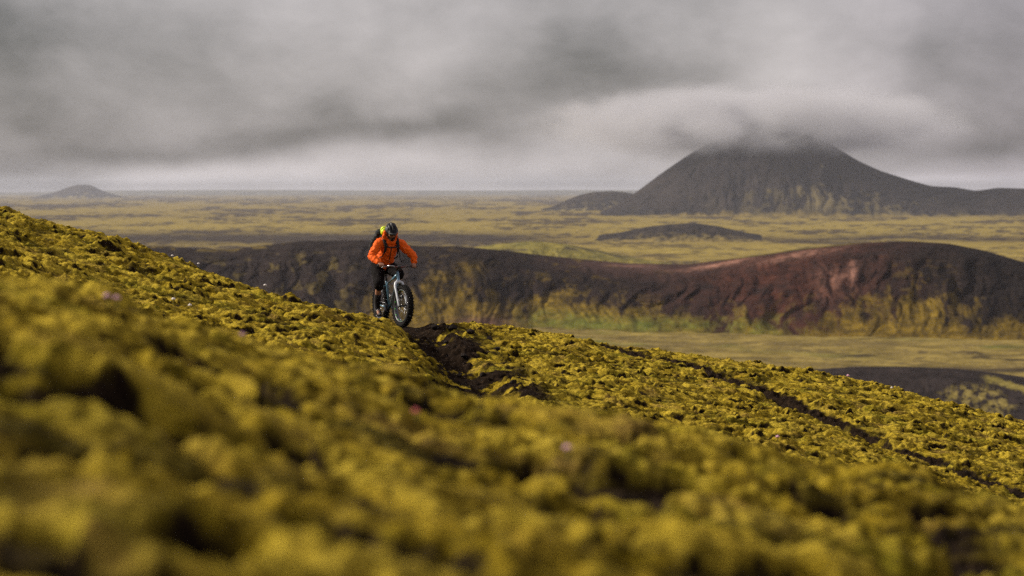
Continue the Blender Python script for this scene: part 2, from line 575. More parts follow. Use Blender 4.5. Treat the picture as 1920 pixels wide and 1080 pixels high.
d_rows = np.concatenate([np.linspace(230, 560, 18)[:-1], np.geomspace(560, 3000, 330), np.geomspace(3000, 30000, 150)[1:]])
u_cols = np.linspace(-0.34, 0.34, 900)
U, D = np.meshgrid(u_cols, d_rows)
X = U * D
rel = fbm(X / 42, D / 60, 4) + 0.5 * fbm(X / 11, D / 13, 2)
far = sstep(1300, 4000, D)
rel2 = fbm(X / 260 + 7, D / 420 + 1, 4)
Z = -HV + (1 - far) * 0.8 * rel + far * 4.0 * rel2 * (0.5 + 0.5 * sstep(4000, 12000, D))
PX, PY = P(X, D, Z * 0 - HV)
streak = fbm(PX / 190 + 3, PY / 10, 4, 0.6)
fine = fbm(PX / 30, PY / 2.9 + 31, 4, 0.7)
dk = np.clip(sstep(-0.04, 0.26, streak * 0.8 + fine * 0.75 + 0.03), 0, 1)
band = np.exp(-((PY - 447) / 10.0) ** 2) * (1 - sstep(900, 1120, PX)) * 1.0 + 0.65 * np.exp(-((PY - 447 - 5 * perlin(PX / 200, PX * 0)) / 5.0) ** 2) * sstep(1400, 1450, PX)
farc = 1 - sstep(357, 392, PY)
nearp = sstep(590, 640, PY)
c = lerp(np.broadcast_to(TAN, X.shape + (3,)), YEL, np.clip(fine + 0.5, 0, 1))
c = lerp(c, DARK * 1.3, dk * (0.92 - 0.45 * nearp))
c = lerp(c, YEL * 1.15, np.exp(-((PY - 470) / 14.0) ** 2) * sstep(1000, 1180, PX) * 0.7 * (1 - dk * 0.6))
c = lerp(c, YEL * 1.05, np.exp(-((PY - 425) / 13.0) ** 2) * (0.6 - 0.5 * dk))
c = lerp(c, DARK * 1.1, np.clip(band * (1.15 + 0.9 * fine), 0, 0.95))
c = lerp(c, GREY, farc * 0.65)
c = lerp(c, GREEN * 1.2, nearp * sstep(0.1, 0.5, fbm(X / 60 + 5, D / 90, 4)) * 0.95 * (1 - sstep(650, 680, PY)))
pat = sstep(0.12, 0.30, fbm(X / 16 + 5, D / 22, 3)) * nearp * np.exp(-((PY - 668) / 16.0) ** 2) * sstep(1380, 1500, PX)
c = lerp(c, DARK, pat * 0.8)
c = lerp(c, DARK, np.exp(-((PY - 694) / 5.0) ** 2) * sstep(1650, 1800, PX) * 0.9)
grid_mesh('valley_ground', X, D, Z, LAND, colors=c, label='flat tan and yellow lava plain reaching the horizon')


def ridge(name, crest, base_py, depth, mat, colour, px0, px1, nu=500, nt=160, gul=0.0, gul_px=30.0, prof=1.0, seed=0, label=None, back=1.0, dfix=None, rough=0.0, dome=0.0, foot=0.0):
    """a hill in relief: a foot line on the plain, a crest line, a back slope"""
    cx, cy = np.array(crest, float).T
    px = np.linspace(px0, px1, nu)
    bp = np.interp(px, *np.array(base_py, float).T)
    cp = np.interp(px, cx, cy)
    k = np.exp(-0.5 * (np.arange(-8, 9) / 3.0) ** 2)
    k /= k.sum()
    cp = np.convolve(np.pad(cp, 8, mode='edge'), k, 'valid')
    db = F * HV / (bp - HORIZON) if dfix is None else np.full(nu, dfix)
    dc = db + depth
    _, _, zc = W(px, cp, dc)
    tt = np.concatenate([np.linspace(-0.12, 1.0, nt), 1 + np.linspace(0, 1, nt // 3)[1:] * back])
    T, PXg = np.meshgrid(tt, px, indexing='ij')
    DB, DC, ZC = (np.broadcast_to(a, T.shape) for a in (db, dc, zc))
    ZB = -HV - 0.6
    tf = np.clip(T, 0, 1)
    g = (1 - dome) * tf ** prof + dome * np.sin(tf * math.pi / 2)
    g = g * (1 - 0.55 * dome / 0.45 * np.exp(-tf / 0.10))
    g = g * (1 - 0.0) + 0.10 * np.sin(tf * math.pi) * tf
    g = np.minimum(g, 1.0)
    lift = np.where(T <= 1, g, 1 - sstep(1, 2.0, T) * 1.15)
    gn = fbm(PXg / gul_px + seed, T * 2.6 + seed, 4, 0.55)
    PW = PXg + gul_px * 0.9 * fbm(PXg / gul_px / 2, T * 2.5, 2) + 0.35 * gul_px * T
    rid = 1 - 2 * np.abs(fbm(PW / gul_px * 1.1 + 40 + seed, T * 1.7 + 7, 3))
    env = np.sin(np.clip(T, 0, 1) * math.pi) ** 0.8 * (1 - 0.45 * tf) + 0.12
    Dg = DB + (DC - DB) * T + gul * (rid * 0.7 + gn) * env * (DC - DB) * 0.01
    Zg = ZB + (ZC - ZB) * lift + np.where(T < 0, T * 8, 0) + (ZC - ZB) * rough * fbm(PXg / 9, T * 14, 3) * env
    Xg = (PXg - 960) / F * (Dg * CP - Zg * SP)
    cc = colour(PXg, T, Xg, Dg, gn, rid)
    if foot:
        cc = lerp(cc, TAN, 1 - sstep(0.0, foot, T + foot * 1.2 * fbm(PXg / 22 + seed, T * 5, 4, 0.6)))
    return grid_mesh(name, Xg, Dg, Zg, mat, colors=cc, label=label)


def full(T, c0):
    return np.broadcast_to(c0, T.shape + (3,)).copy()


# -- the big crater wall
def crater_col(px, T, X, D, gn, rid):
    wp = px + 26 * fbm(px / 50, T * 3, 3)
    n = fbm(wp / 42 + 3, T * 6, 5, 0.6)
    nf = fbm(wp / 14 + 13, T * 19, 4, 0.65)
    c = full(T, C(.014, .009, .008))
    c = lerp(c, C(.026, .019, .017), np.clip(0.5 + nf, 0, 1) * (1 - sstep(760, 900, px)))
    c = lerp(c, C(.011, .008, .007), sstep(1600, 1760, px) * 0.7)
    red = np.exp(-((px - 1470) / 190.0) ** 2)
    c = lerp(c, C(.062, .020, .012), 0.8 * red * np.clip(0.60 + n + 0.5 * rid * nf, 0, 1))
    c = lerp(c, C(.075, .040, .034), np.exp(-((px - 1200) / 130.0) ** 2) * sstep(0.55, 0.9, T) * 0.7)
    # bare pink patches below the crest
    for (a, b, h, v, s) in ((1345, 0.86, 62, 0.055, .9), (1500, 0.84, 75, 0.075, .6), (1180, 0.90, 40, 0.03, .45), (1600, 0.55, 9, 0.14, .55), (1560, 0.48, 30, 0.12, .3)):
        q = ((px - a) / h) ** 2 + ((T - b - (px - a) * 0.0006) / v) ** 2
        c = lerp(c, C(.30, .150, .105), np.clip(np.exp(-q * 1.2) * (0.85 + 1.6 * nf), 0, 1) * s)
    thr = np.interp(px, [200, 560, 640, 760, 800, 900, 960, 1060, 1150, 1250, 1350, 1450, 1560, 1650, 1720, 1780, 1900, 2300],
                    [-0.2, -0.15, .15, .34, .46, .36, .24, .40, .34, .22, .15, .18, .15, .24, .36, .22, .14, .2])
    f = fbm(wp / 36 + 9, T * 4.6, 5, 0.62)
    moss = sstep(-0.10, 0.12, thr - T + 0.42 * f + 0.18 * nf)
    moss = np.maximum(moss, sstep(0.16, 0.34, n + 0.4 * nf) * 0.55 * np.exp(-((px - 1060) / 150.0) ** 2))
    moss = np.maximum(moss, sstep(0.1, 0.3, nf + f * 0.4) * 0.7 * np.exp(-((px - 1730) / 60.0) ** 2) * (1 - sstep(.5, .8, T)))
    moss = np.maximum(moss, np.exp(-(((px - 882) / 24) ** 2 + ((T - .60) / .09) ** 2)) * .75)
    moss = np.maximum(moss, sstep(0.12, 0.32, nf + n * 0.4) * 0.55 * np.exp(-((px - 820) / 60.0) ** 2) * sstep(.3, .4, T))
    mc = lerp(full(T, C(.155, .100, .012)), C(.060, .040, .009), np.clip(0.5 + nf * 1.5, 0, 1))
    mc = lerp(mc, C(.095, .105, .018), np.exp(-((T - .10) / .10) ** 2) * (sstep(930, 1020, px) * (1 - sstep(1400, 1550, px))) * np.clip(.6 + n, 0, 1))
    c = lerp(c, mc, np.clip(moss, 0, 1) * 0.95)
    c = lerp(c, C(.10, .050, .042), np.exp(-(((px - 900) / 55) ** 2 + ((T - .09) / .06) ** 2)) * .9)
    c = lerp(c, C(.15, .105, .025), np.exp(-((T - 0.95) / .04) ** 2) * sstep(-.05, .15, f) * (1 - sstep(500, 560, px)) * .8)
    c = lerp(c, C(.11, .08, .02), sstep(.12, .3, n + .4 * nf) * .55 * (1 - sstep(620, 700, px)) * (1 - sstep(.6, .9, T)))
    # thin moss along the crest
    c = lerp(c, C(.17, .14, .035), np.exp(-((T - 0.985) / .02) ** 2) * .7 * (sstep(1330, 1400, px) * (1 - sstep(1560, 1640, px))))
    c = lerp(c, C(.20, .165, .035), sstep(1.0, 1.04, T) * .85)
    return c


ridge('crater_hill', [(-500, 600), (-300, 560), (-100, 515), (60, 485), (150, 470), (290, 461), (420, 468), (480, 462), (560, 452), (700, 450), (780, 461), (860, 462), (950, 470), (1000, 477), (1100, 487), (1180, 494),
                      (1290, 496), (1400, 481), (1500, 466), (1600, 456), (1700, 452), (1780, 457), (1850, 471), (1920, 492), (2050, 545), (2200, 600)],
      [(-500, 640), (300, 640), (640, 628), (900, 622), (1000, 616), (1200, 624), (1400, 629), (1650, 633), (1920, 640), (2300, 650)],
      150.0, CRATER, crater_col, -480, 2200, nu=1400, nt=260, gul=9, gul_px=64, prof=1.05, seed=3, dome=0.45,
      label='dark crater hill with reddish scoria and moss fingers at its foot')


def mossy_col(px, T, X, D, gn, rid):
    n = fbm(px / 30, T * 5, 4)
    c = lerp(full(T, C(.22, .175, .035)), C(.12, .105, .03), np.clip(.5 + n, 0, 1))
    st = sstep(0.15, 0.3, fbm(px / 70 + 3, T * 9 + 8, 3))
    return lerp(c, C(.04, .032, .028), st * .8)


ridge('mossy_rise', [(820, 474), (880, 466), (930, 458), (1000, 452), (1060, 458), (1120, 469), (1180, 482), (1260, 498)],
      [(800, 520), (1300, 520)], 200.0, CRATER, mossy_col, 820, 1260, nu=260, nt=70, gul=8, seed=8, label='low rise of bright moss behind the crater rim')


def dark_col(px, T, X, D, gn, rid):
    n = fbm(px / 14, T * 6, 4)
    c = lerp(full(T, C(.016, .013, .013)), C(.045, .034, .026), np.clip(.35 + n, 0, 1))
    return lerp(c, C(.15, .12, .05), sstep(0.05, 0.3, n) * (1 - sstep(.1, .55, T)))


ridge('dark_hill', [(1080, 452), (1100, 447), (1160, 437), (1210, 426), (1250, 421), (1300, 418), (1345, 424), (1400, 437), (1440, 446), (1480, 452)],
      [(1000, 455), (1500, 455)], 330.0, LANDFAR, dark_col, 1080, 1480, nu=220, nt=60, gul=10, gul_px=24, seed=5, foot=0.45, dome=0.3, label='low dark hill in the middle of the plain')

# -- the volcano under the cloud
VCREST = [(1090, 405), (1120, 401), (1165, 379), (1200, 355), (1240, 325), (1285, 294), (1320, 273), (1380, 255), (1450, 245), (1510, 250), (1552, 266), (1580, 284), (1610, 302), (1650, 320),
          (1700, 336), (1745, 349), (1790, 351), (1830, 358), (1870, 352), (1940, 354), (2050, 362), (2200, 375), (2350, 396), (2450, 405)]


def volc_col(px, T, X, D, gn, rid):
    px = px + (T - 1) * 30 * np.sign(px - 1450) * 1.0 + 20 * fbm(px / 60, T * 2, 2)
    n = fbm(px / 34, T * 3.0, 5, .6)
    nf = fbm(px / 11, T * 10, 3)
    c = lerp(full(T, C(.012, .010, .011)), C(.026, .020, .018), np.clip(.5 + n + .3 * rid, 0, 1))
    m = sstep(0.02, 0.3, .35 + .8 * n + .5 * nf - T * 1.15) * (sstep(1380, 1500, px) * .6 + .12)
    m = m * sstep(-.25, .1, fbm(px / 60 + 3, T, 2))
    return lerp(c, C(.16, .125, .05), np.clip(m, 0, 1) * .7)


ridge('volcano', VCREST, [(1000, 405), (2500, 408)], 750.0, LANDFAR, volc_col, 1090, 2450, nu=700, nt=180, gul=9, gul_px=48, prof=1.05, seed=11, foot=0.07,
      label='grey volcano rising from the plain into low cloud')
ridge('low_hill', [(1005, 394), (1035, 388), (1060, 376), (1085, 366), (1110, 360), (1150, 358), (1180, 361), (1240, 378), (1300, 394)],
      [(1000, 395), (1300, 395)], 500.0, LANDFAR, dark_col, 1005, 1300, nu=120, nt=40, gul=8, gul_px=24, seed=15, label='small dark hill left of the volcano')
ridge('distant_hill', [(60, 370), (98, 362), (120, 354), (145, 346), (172, 347), (192, 358), (210, 364), (240, 370)],
      [(0, 371), (350, 371)], 900.0, LANDFAR, dark_col, 60, 240, nu=90, nt=30, gul=6, gul_px=24, seed=19, label='hazy little hill far off on the left')


def far_col(px, T, X, D, gn, rid):
    return lerp(full(T, C(.05, .05, .045)), C(.12, .11, .07), np.clip(.5 + fbm(px / 30, T * 3, 3), 0, 1))


ridge('horizon_hills', [(-700, 362), (0, 361), (220, 357), (500, 356), (700, 357), (960, 357), (1060, 356), (1300, 357), (1920, 357), (2600, 358)],
      [(-800, 366), (2700, 366)], 3000.0, LANDFAR, far_col, -700, 2600, nu=400, nt=30, gul=5, gul_px=60, seed=29, label='long low grey hills along the horizon')


# -- dark hillock close below the slope, on the right
def hillock_col(px, T, X, D, gn, rid):
    n = fbm(px / 14, T * 9, 4, .6)
    c = lerp(full(T, C(.017, .013, .012)), C(.030, .022, .020), np.clip(.5 + n, 0, 1))
    _, py = 0, 800 - 107 * T
    q = np.sqrt(((px - 1828) / 76) ** 2 + ((T - .32) / .42) ** 2) + .3 * n
    m = (1 - sstep(.70, 1.05, q)) * sstep(-.22, .16, fbm(px / 16 + 8, T * 9, 5, .65))
    c = lerp(c, C(.19, .145, .04), m * .9)
    q2 = T - np.interp(px, [1840, 1870, 1960, 2100], [.86, .83, .62, .3])
    c = lerp(c, C(.24, .19, .045), sstep(1832, 1862, px) * (1 - sstep(.03, .11, np.abs(q2) + .10 * n)) * .85)
    return c


ridge('dark_hillock', [(1380, 760), (1450, 705), (1520, 695), (1600, 689), (1700, 689), (1790, 693), (1860, 700), (1940, 712), (2060, 735), (2200, 790)],
      [(1300, 812), (2300, 812)], 75.0, CRATER, hillock_col, 1380, 2200, nu=420, nt=120, gul=6, gul_px=50, prof=.8, seed=23, label='dark bare hillock with a mossy mound beyond the slope')


# ------------------------------------------------------------------ air: haze box and the cloud that sits on the summit
def box_mesh(name, lo, hi):
    v = [(x, y, z) for x in (lo[0], hi[0]) for y in (lo[1], hi[1]) for z in (lo[2], hi[2])]
    f = [(0, 1, 3, 2), (4, 6, 7, 5), (0, 4, 5, 1), (2, 3, 7, 6), (0, 2, 6, 4), (1, 5, 7, 3)]
    me = bpy.data.meshes.new(name)
    me.from_pydata(v, [], f)
    o = bpy.data.objects.new(name, me)
    col.objects.link(o)
    return o


hz = box_mesh('haze', (-11500, -60, -75), (11500, 30500, 112))
hm, t, b = new_mat('haze_air')
t.n.remove(b)
pv = t.new('ShaderNodeVolumePrincipled')
pv.inputs['Color'].default_value = (0.82, 0.86, 1.0, 1)
pv.inputs['Density'].default_value = 2.4e-5
pv.inputs['Anisotropy'].default_value = 0.2
t.link(pv.outputs[0], t.n['Material Output'].inputs['Volume'])
hz.data.materials.append(hm)
hz['kind'] = 'stuff'

# cloud over the summit: a flattened closed body with soft uneven density
import bmesh
CX, CY, CZ0 = (1410 - 960) / F * 5950, 5950.0, 160.0
bm = bmesh.new()
bmesh.ops.create_icosphere(bm, subdivisions=4, radius=1.0)
for v in bm.verts:
    v.co = Vector((v.co.x * 620, v.co.y * 800, v.co.z * 112))
me = bpy.data.meshes.new('cloud')
bm.to_mesh(me)
bm.free()
cloud = bpy.data.objects.new('cloud', me)
cloud.location = (CX, CY, CZ0)
col.objects.link(cloud)
cloud['kind'] = 'stuff'
cloud['label'] = 'low grey cloud hiding the summit of the volcano'
cm, t, b = new_mat('cloud_vapour')
t.n.remove(b)
tcn = t.new('ShaderNodeTexCoord')
obj_co = tcn.outputs['Object']
mpn = t.new('ShaderNodeMapping')
mpn.inputs['Scale'].default_value = (1 / 620, 1 / 800, 1 / 112)
t.link(obj_co, mpn.inputs['Vector'])
ln = t.new('ShaderNodeVectorMath', operation='LENGTH')
t.link(mpn.outputs[0], ln.inputs[0])
mq = t.new('ShaderNodeMapping')
mq.inputs['Scale'].default_value = (0.0085, 0.005, 0.016)
t.link(obj_co, mq.inputs['Vector'])
cn = t.noise(mq.outputs[0], 1.0, 3, 0.55)
r2_ = t.m('MULTIPLY', ln.outputs['Value'], ln.outputs['Value'])
dd = t.m('MAXIMUM', t.m('SUBTRACT', 1.0, r2_), 0.0)
dd = t.m('MULTIPLY', dd, dd)
rag = t.m('MULTIPLY', t.m('SUBTRACT', t.m('SUBTRACT', cn, t.m('MULTIPLY', r2_, 0.22)), 0.27), 3.4, clamp=True)
dd = t.m('MULTIPLY', t.m('MULTIPLY', dd, rag), 0.022)
pv = t.new('ShaderNodeVolumePrincipled')
pv.inputs['Color'].default_value = (0.70, 0.70, 0.74, 1)
t.link(dd, pv.inputs['Density'])
t.link(pv.outputs[0], t.n['Material Output'].inputs['Volume'])
cloud.data.materials.append(cm)
scene.cycles.volume_step_rate = 1.0
scene.cycles.volume_max_steps = 128


# ================================================================== mesh helpers for the bicycle and its rider
class MB:
    def __init__(s):
        s.v, s.f = [], []

    def add(s, v, f):
        o = len(s.v)
        s.v += [tuple(p) for p in v]
        s.f += [tuple(i + o for i in q) for q in f]
        return s

    def tube(s, pts, rad, seg=12, flat=None, cap=True):
        """tapered tube along pts; rad: number, list, or list of (a, b) half widths; flat: direction of the b axis"""
        pts = [Vector(p) for p in pts]
        n = len(pts)
        if isinstance(rad, (int, float)):
            rad = [rad] * n
        rings = []
        ref = None
        for i, p in enumerate(pts):
            d = (pts[min(i + 1, n - 1)] - pts[max(i - 1, 0)]).normalized()
            if flat is not None:
                u = Vector(flat) - d * d.dot(Vector(flat))
            else:
                if ref is None:
                    ref = Vector((0, 0, 1)) if abs(d.z) < 0.9 else Vector((1, 0, 0))
                u = ref - d * d.dot(ref)
            u.normalize()
            if flat is None:
                ref = u
            vv = d.cross(u)
            r = rad[i]
            ra, rb = r if isinstance(r, (tuple, list)) else (r, r)
            rings.append([p + vv * (ra * math.cos(k * 2 * math.pi / seg)) + u * (rb * math.sin(k * 2 * math.pi / seg)) for k in range(seg)])
        v = [q for rr in rings for q in rr]
        f = []
        for i in range(n - 1):
            for k in range(seg):
                k2 = (k + 1) % seg
                f.append((i * seg + k, i * seg + k2, (i + 1) * seg + k2, (i + 1) * seg + k))
        if cap:
            f.append(tuple(reversed(range(seg))))
            f.append(tuple(range((n - 1) * seg, n * seg)))
        return s.add(v, f)

    def limb(s, a, b, ra, rb, seg=16, n=5):
        """capsule whose radius runs from ra to rb, closed by round ends"""
        a, b = Vector(a), Vector(b)
        d = (b - a).normalized()
        pts, rr = [], []
        for k in range(n, 0, -1):
            an = k / n * math.pi / 2 * 0.96
            pts.append(a - d * ra * math.sin(an))
            rr.append(ra * math.cos(an))
        pts.append(a); rr.append(ra)
        pts.append(b); rr.append(rb)
        for k in range(1, n + 1):
            an = k / n * math.pi / 2 * 0.96
            pts.append(b + d * rb * math.sin(an))
            rr.append(rb * math.cos(an))
        return s.tube(pts, rr, seg)

    def ball(s, c, r, rot=None, nu=20, nv=12):
        c = Vector(c)
        r = (r, r, r) if isinstance(r, (int, float)) else r
        v, f = [], []
        for i in range(nv + 1):
            th = math.pi * i / nv
            for k in range(nu):
                ph = 2 * math.pi * k / nu
                p = Vector((r[0] * math.sin(th) * math.cos(ph), r[1] * math.sin(th) * math.sin(ph), r[2] * math.cos(th)))
                if rot is not None:
                    p = rot @ p
                v.append(c + p)
        for i in range(nv):
            for k in range(nu):
                k2 = (k + 1) % nu
                f.append((i * nu + k, (i + 1) * nu + k, (i + 1) * nu + k2, i * nu + k2))
        return s.add(v, f)

    def box(s, c, h, rot=None):
        c = Vector(c)
        v = []
        for x in (-1, 1):
            for y in (-1, 1):
                for z in (-1, 1):
                    p = Vector((x * h[0], y * h[1], z * h[2]))
                    v.append(c + (rot @ p if rot is not None else p))
        return s.add(v, [(0, 1, 3, 2), (4, 6, 7, 5), (0, 4, 5, 1), (2, 3, 7, 6), (0, 2, 6, 4), (1, 5, 7, 3)])

    def revolve(s, prof, seg=64, c=(0, 0, 0)):
        """profile of (radius, y) turned about the Y axis"""
        n = len(prof)
        v, f = [], []
        for k in range(seg):
            a = 2 * math.pi * k / seg
            for (r, y) in prof:
                v.append((c[0] + r * math.cos(a), c[1] + y, c[2] + r * math.sin(a)))
        for k in range(seg):
            k2 = (k + 1) % seg
            for i in range(n):
                i2 = (i + 1) % n
                f.append((k * n + i, k2 * n + i, k2 * n + i2, k * n + i2))
        return s.add(v, f)

    def xf(s, M):
        s.v = [tuple(M @ Vector(p)) for p in s.v]
        return s

    def mesh(s, name):
        me = bpy.data.meshes.new(name)
        me.from_pydata(s.v, [], s.f)
        me.update()
        return me

    def build(s, name, mat, parent=None, smooth=True, bevel=0):
        me = s.mesh(name)
        bmx = bmesh.new()
        bmx.from_mesh(me)
        bmesh.ops.recalc_face_normals(bmx, faces=bmx.faces)
        if bevel:
            bmesh.ops.bevel(bmx, geom=bmx.edges[:], offset=bevel, segments=2, affect='EDGES')
        bmx.to_mesh(me)
        bmx.free()
        me.materials.append(mat)
        me.polygons.foreach_set('use_smooth', [smooth] * len(me.polygons))
        o = bpy.data.objects.new(name, me)
        col.objects.link(o)
        o.parent = parent
        return o

    def organic(s, name, mat, parent=None, voxel=0.008, smooth=6, wrinkle=None):
        """merge all overlapping closed pieces into one continuous skin"""
        me = s.mesh(name + '_raw')
        o = bpy.data.objects.new(name + '_raw', me)
        col.objects.link(o)
        md = o.modifiers.new('remesh', 'REMESH')
        md.mode = 'VOXEL'
        md.voxel_size = voxel
        sm = o.modifiers.new('smooth', 'SMOOTH')
        sm.factor = 0.6
        sm.iterations = smooth
        dg = bpy.context.evaluated_depsgraph_get()
        m2 = bpy.data.meshes.new_from_object(o.evaluated_get(dg))
        m2.name = name
        bpy.data.objects.remove(o)
        if wrinkle:
            nv = len(m2.vertices)
            co = np.empty(nv * 3, np.float32)
            no = np.empty(nv * 3, np.float32)
            m2.vertices.foreach_get('co', co)
            m2.vertices.foreach_get('normal', no)
            co, no = co.reshape(-1, 3).astype(float), no.reshape(-1, 3)
            k, amp = wrinkle
            q = 1 - 2 * np.abs(perlin(co[:, 2] / k + 0.6 * perlin(co[:, 1] / 0.09, co[:, 0] / 0.09), (co[:, 0] + co[:, 1]) / (k * 2.4) + 5))
            q = q + 0.8 * perlin(co[:, 0] / k + 9, co[:, 2] / k + co[:, 1] / k)
            co += no * (q * amp)[:, None]
            m2.vertices.foreach_set('co', co.astype(np.float32).ravel())
            m2.update()
        m2.materials.clear()
        m2.materials.append(mat)
        m2.polygons.foreach_set('use_smooth', [True] * len(m2.polygons))
        ob = bpy.data.objects.new(name, m2)
        col.objects.link(ob)
        ob.parent = parent
        return ob


def paint(name, c, rough=0.5, metal=0.0, var=0.15, scale=30.0, bump=0.0, coat=0.0, spec=0.5):
    m, t, b = new_mat(name)
    tcx = t.new('ShaderNodeTexCoord')
    n = t.noise(tcx.outputs['Object'], scale, 4, 0.6)
    lo = tuple(v * (1 - var) for v in c)
    hi = tuple(min(1, v * (1 + var)) for v in c)
    t.link(t.ramp(n, [(0.3, lo), (0.7, hi)]), b.inputs['Base Color'])
    b.inputs['Roughness'].default_value = rough
    b.inputs['Metallic'].default_value = metal
    b.inputs['Coat Weight'].default_value = coat
    b.inputs['Specular IOR Level'].default_value = spec
    if bump:
        bn = t.new('ShaderNodeBump')
        bn.inputs['Strength'].default_value = 0.8
        bn.inputs['Distance'].default_value = bump
        t.link(n, bn.inputs['Height'])
        t.link(bn.outputs[0], b.inputs['Normal'])
    return m


M_TYRE = paint('tyre_rubber', (.007, .006, .006), .9, var=.4, scale=60, spec=.15)
M_RIM = paint('rim_alloy', (.10, .10, .105), .35, .6)
M_GREEN = paint('green_rim_tape', (.10, .62, .08), .5)
M_STEEL = paint('spoke_steel', (.30, .30, .31), .3, .9)
M_BLACK = paint('black_parts', (.007, .007, .008), .5, spec=.4)
M_BLUE = paint('blue_frame_paint', (.080, .175, .250), .30, .2, coat=.5, var=.08)
M_FORK = paint('pale_fork_paint', (.56, .59, .63), .35, coat=.3, var=.06)
M_JACKET = paint('orange_shell_fabric', (.76, .108, .004), .75, var=.16, scale=18, bump=.004, spec=.2)
M_SHORT = paint('black_shorts_fabric', (.006, .0045, .0045), .9, var=.3, scale=30, bump=.004, spec=.1)
M_SKIN = paint('skin', (.30, .140, .085), .6, var=.1, spec=.3)
M_HAIR = paint('dark_beard', (.020, .011, .007), .9, var=.3, scale=80, spec=.1)
M_SOCK = paint('dark_sock', (.012, .010, .010), .9, spec=.1)
M_SHOE = paint('shoe_leather', (.012, .011, .013), .55, var=.5, scale=40, spec=.4)
M_PACK = paint('backpack_fabric', (.007, .007, .007), .7, var=.4, scale=22, bump=.006, spec=.25)
M_NEON = paint('neon_fabric', (.62, .78, .01), .6, var=.15, scale=24)
M_HELM = paint('helmet_shell', (.006, .006, .008), .5, spec=.25)
M_EYE = paint('eye', (.02, .015, .012), .2)  # dark all over: the shade under the visor is put into the colour
M_BRASS = paint('red_brown_anodised', (.10, .030, .022), .4, .3)


def empty(name, loc, label, cat, group=None):
    o = bpy.data.objects.new(name, None)
    o.empty_display_size = 0.2
    col.objects.link(o)
    o.location = loc
    o['label'] = label
    o['category'] = cat
    if group:
        o['group'] = group
    return o


BIKE_ROT = R(-68)
bike = empty('bicycle', (BX, BY, BZ), 'blue framed fat tyre mountain bike with pale fork, ridden down the soil trail', 'bicycle')
bike.rotation_euler = (0, 0, BIKE_ROT)
bpy.context.view_layer.update()

RA, FA = Vector((-.45, 0, .37)), Vector((.68, 0, .37))
HT0, HT1 = Vector((.475, 0, .80)), Vector((.425, 0, .935))
AX = (HT1 - HT0).normalized()


def wheel(axle, rear, turn=None):
    T = Matrix.Translation(axle)
    if turn is not None:
        T = turn @ T
    g = MB()
    # hub shell as the wheel's own body
    g.revolve([(.0, -.07), (.028, -.07), (.030, -.055), (.018, -.045), (.018, .045), (.030, .055), (.028, .07), (.0, .07)], 24)
    wh = g.xf(T).build('wheel', M_BLACK, bike)
    ty = MB()
    prof = []
    for k in range(18):
        a = 2 * math.pi * k / 18
        rr = .318 + .044 * math.cos(a)
        prof.append((rr, .053 * math.sin(a) * (1.0 if math.cos(a) > -.3 else .85)))
    ty.revolve(prof, 96)
    rn = random.Random(5)
    for i in range(72):
        a = 2 * math.pi * i / 72
        er = Vector((math.cos(a), 0, math.sin(a)))
        for j, off in enumerate((-.048, -.027, -.009, .009, .027, .048)):
            if (i + j) % 2:
                continue
            rad = .362 - (abs(off) / .05) ** 2.6 * .020
            tilt = Matrix.Rotation(-off * 12, 3, 'X')
            rot = Matrix.Rotation(-a + math.pi / 2, 3, 'Y') @ Matrix.Identity(3)
            Mx = Matrix((er.cross(Vector((0, 1, 0))), Vector((0, 1, 0)), er)).transposed()
            tl = Matrix.Rotation(-off * 14, 3, 'X')
            ty.box(er * rad + Vector((0, off, 0)), (.0085, .0075, .0085), Mx @ tl)
    ty.xf(T).build('tyre', M_TYRE, wh)
    rm = MB()
    rm.revolve([(.284, -.040), (.268, -.036), (.262, -.012), (.262, .012), (.268, .036), (.284, .040), (.276, .030), (.272, 0), (.276, -.030)], 72)
    n_alloy = len(rm.f)
    for i in range(14):      # cut-outs in the rim show the coloured rim tape
        a = 2 * math.pi * (i + .5) / 14
        er = Vector((math.cos(a), 0, math.sin(a)))
        Mx = Matrix((er.cross(Vector((0, 1, 0))), Vector((0, 1, 0)), er)).transposed()
        rm.ball(er * .2625 + Vector((0, -.022, 0)), (.017, .010, .003), Mx, 12, 6)
    rmo = rm.xf(T).build('rim', M_RIM, wh)
    if not rear:
        rmo.data.materials.append(M_GREEN)
        for i_ in range(n_alloy, len(rmo.data.polygons)):
            rmo.data.polygons[i_].material_index = 1
    sp = MB()
    for i in range(32):
        a = 2 * math.pi * i / 32
        sg = 1 if i % 2 else -1
        a2 = a + (0.9 if (i // 2) % 2 else -0.9)
        sp.tube([(.026 * math.cos(a2), sg * .052, .026 * math.sin(a2)), (.263 * math.cos(a), sg * .012, .263 * math.sin(a))], .0013, 5)
    sp.xf(T).build('spokes', M_STEEL, wh)
    ro = MB()
    ro.revolve([(.058, .060), (.080, .060), (.080, .063), (.058, .063)], 48)
    for i in range(5):
        a = 2 * math.pi * i / 5
        ro.tube([(.02 * math.cos(a), .0615, .02 * math.sin(a)), (.062 * math.cos(a + .4), .0615, .062 * math.sin(a + .4))], .004, 6)
    ro.xf(T).build('brake_rotor', M_STEEL, wh)
    if rear:
        ca = MB()
        for k in range(7):
            r0 = .030 + .007 * k
            ca.revolve([(r0 - .012, -.085 + .005 * k), (r0, -.085 + .005 * k), (r0, -.083 + .005 * k), (r0 - .012, -.083 + .005 * k)], 32)
        ca.xf(T).build('cassette', M_STEEL, wh)
    return wh


STEER = Matrix.Translation(HT0) @ Matrix.Rotation(R(6), 4, AX) @ Matrix.Translation(-HT0)
w1 = wheel(RA, True)
w2 = wheel(FA, False, STEER)

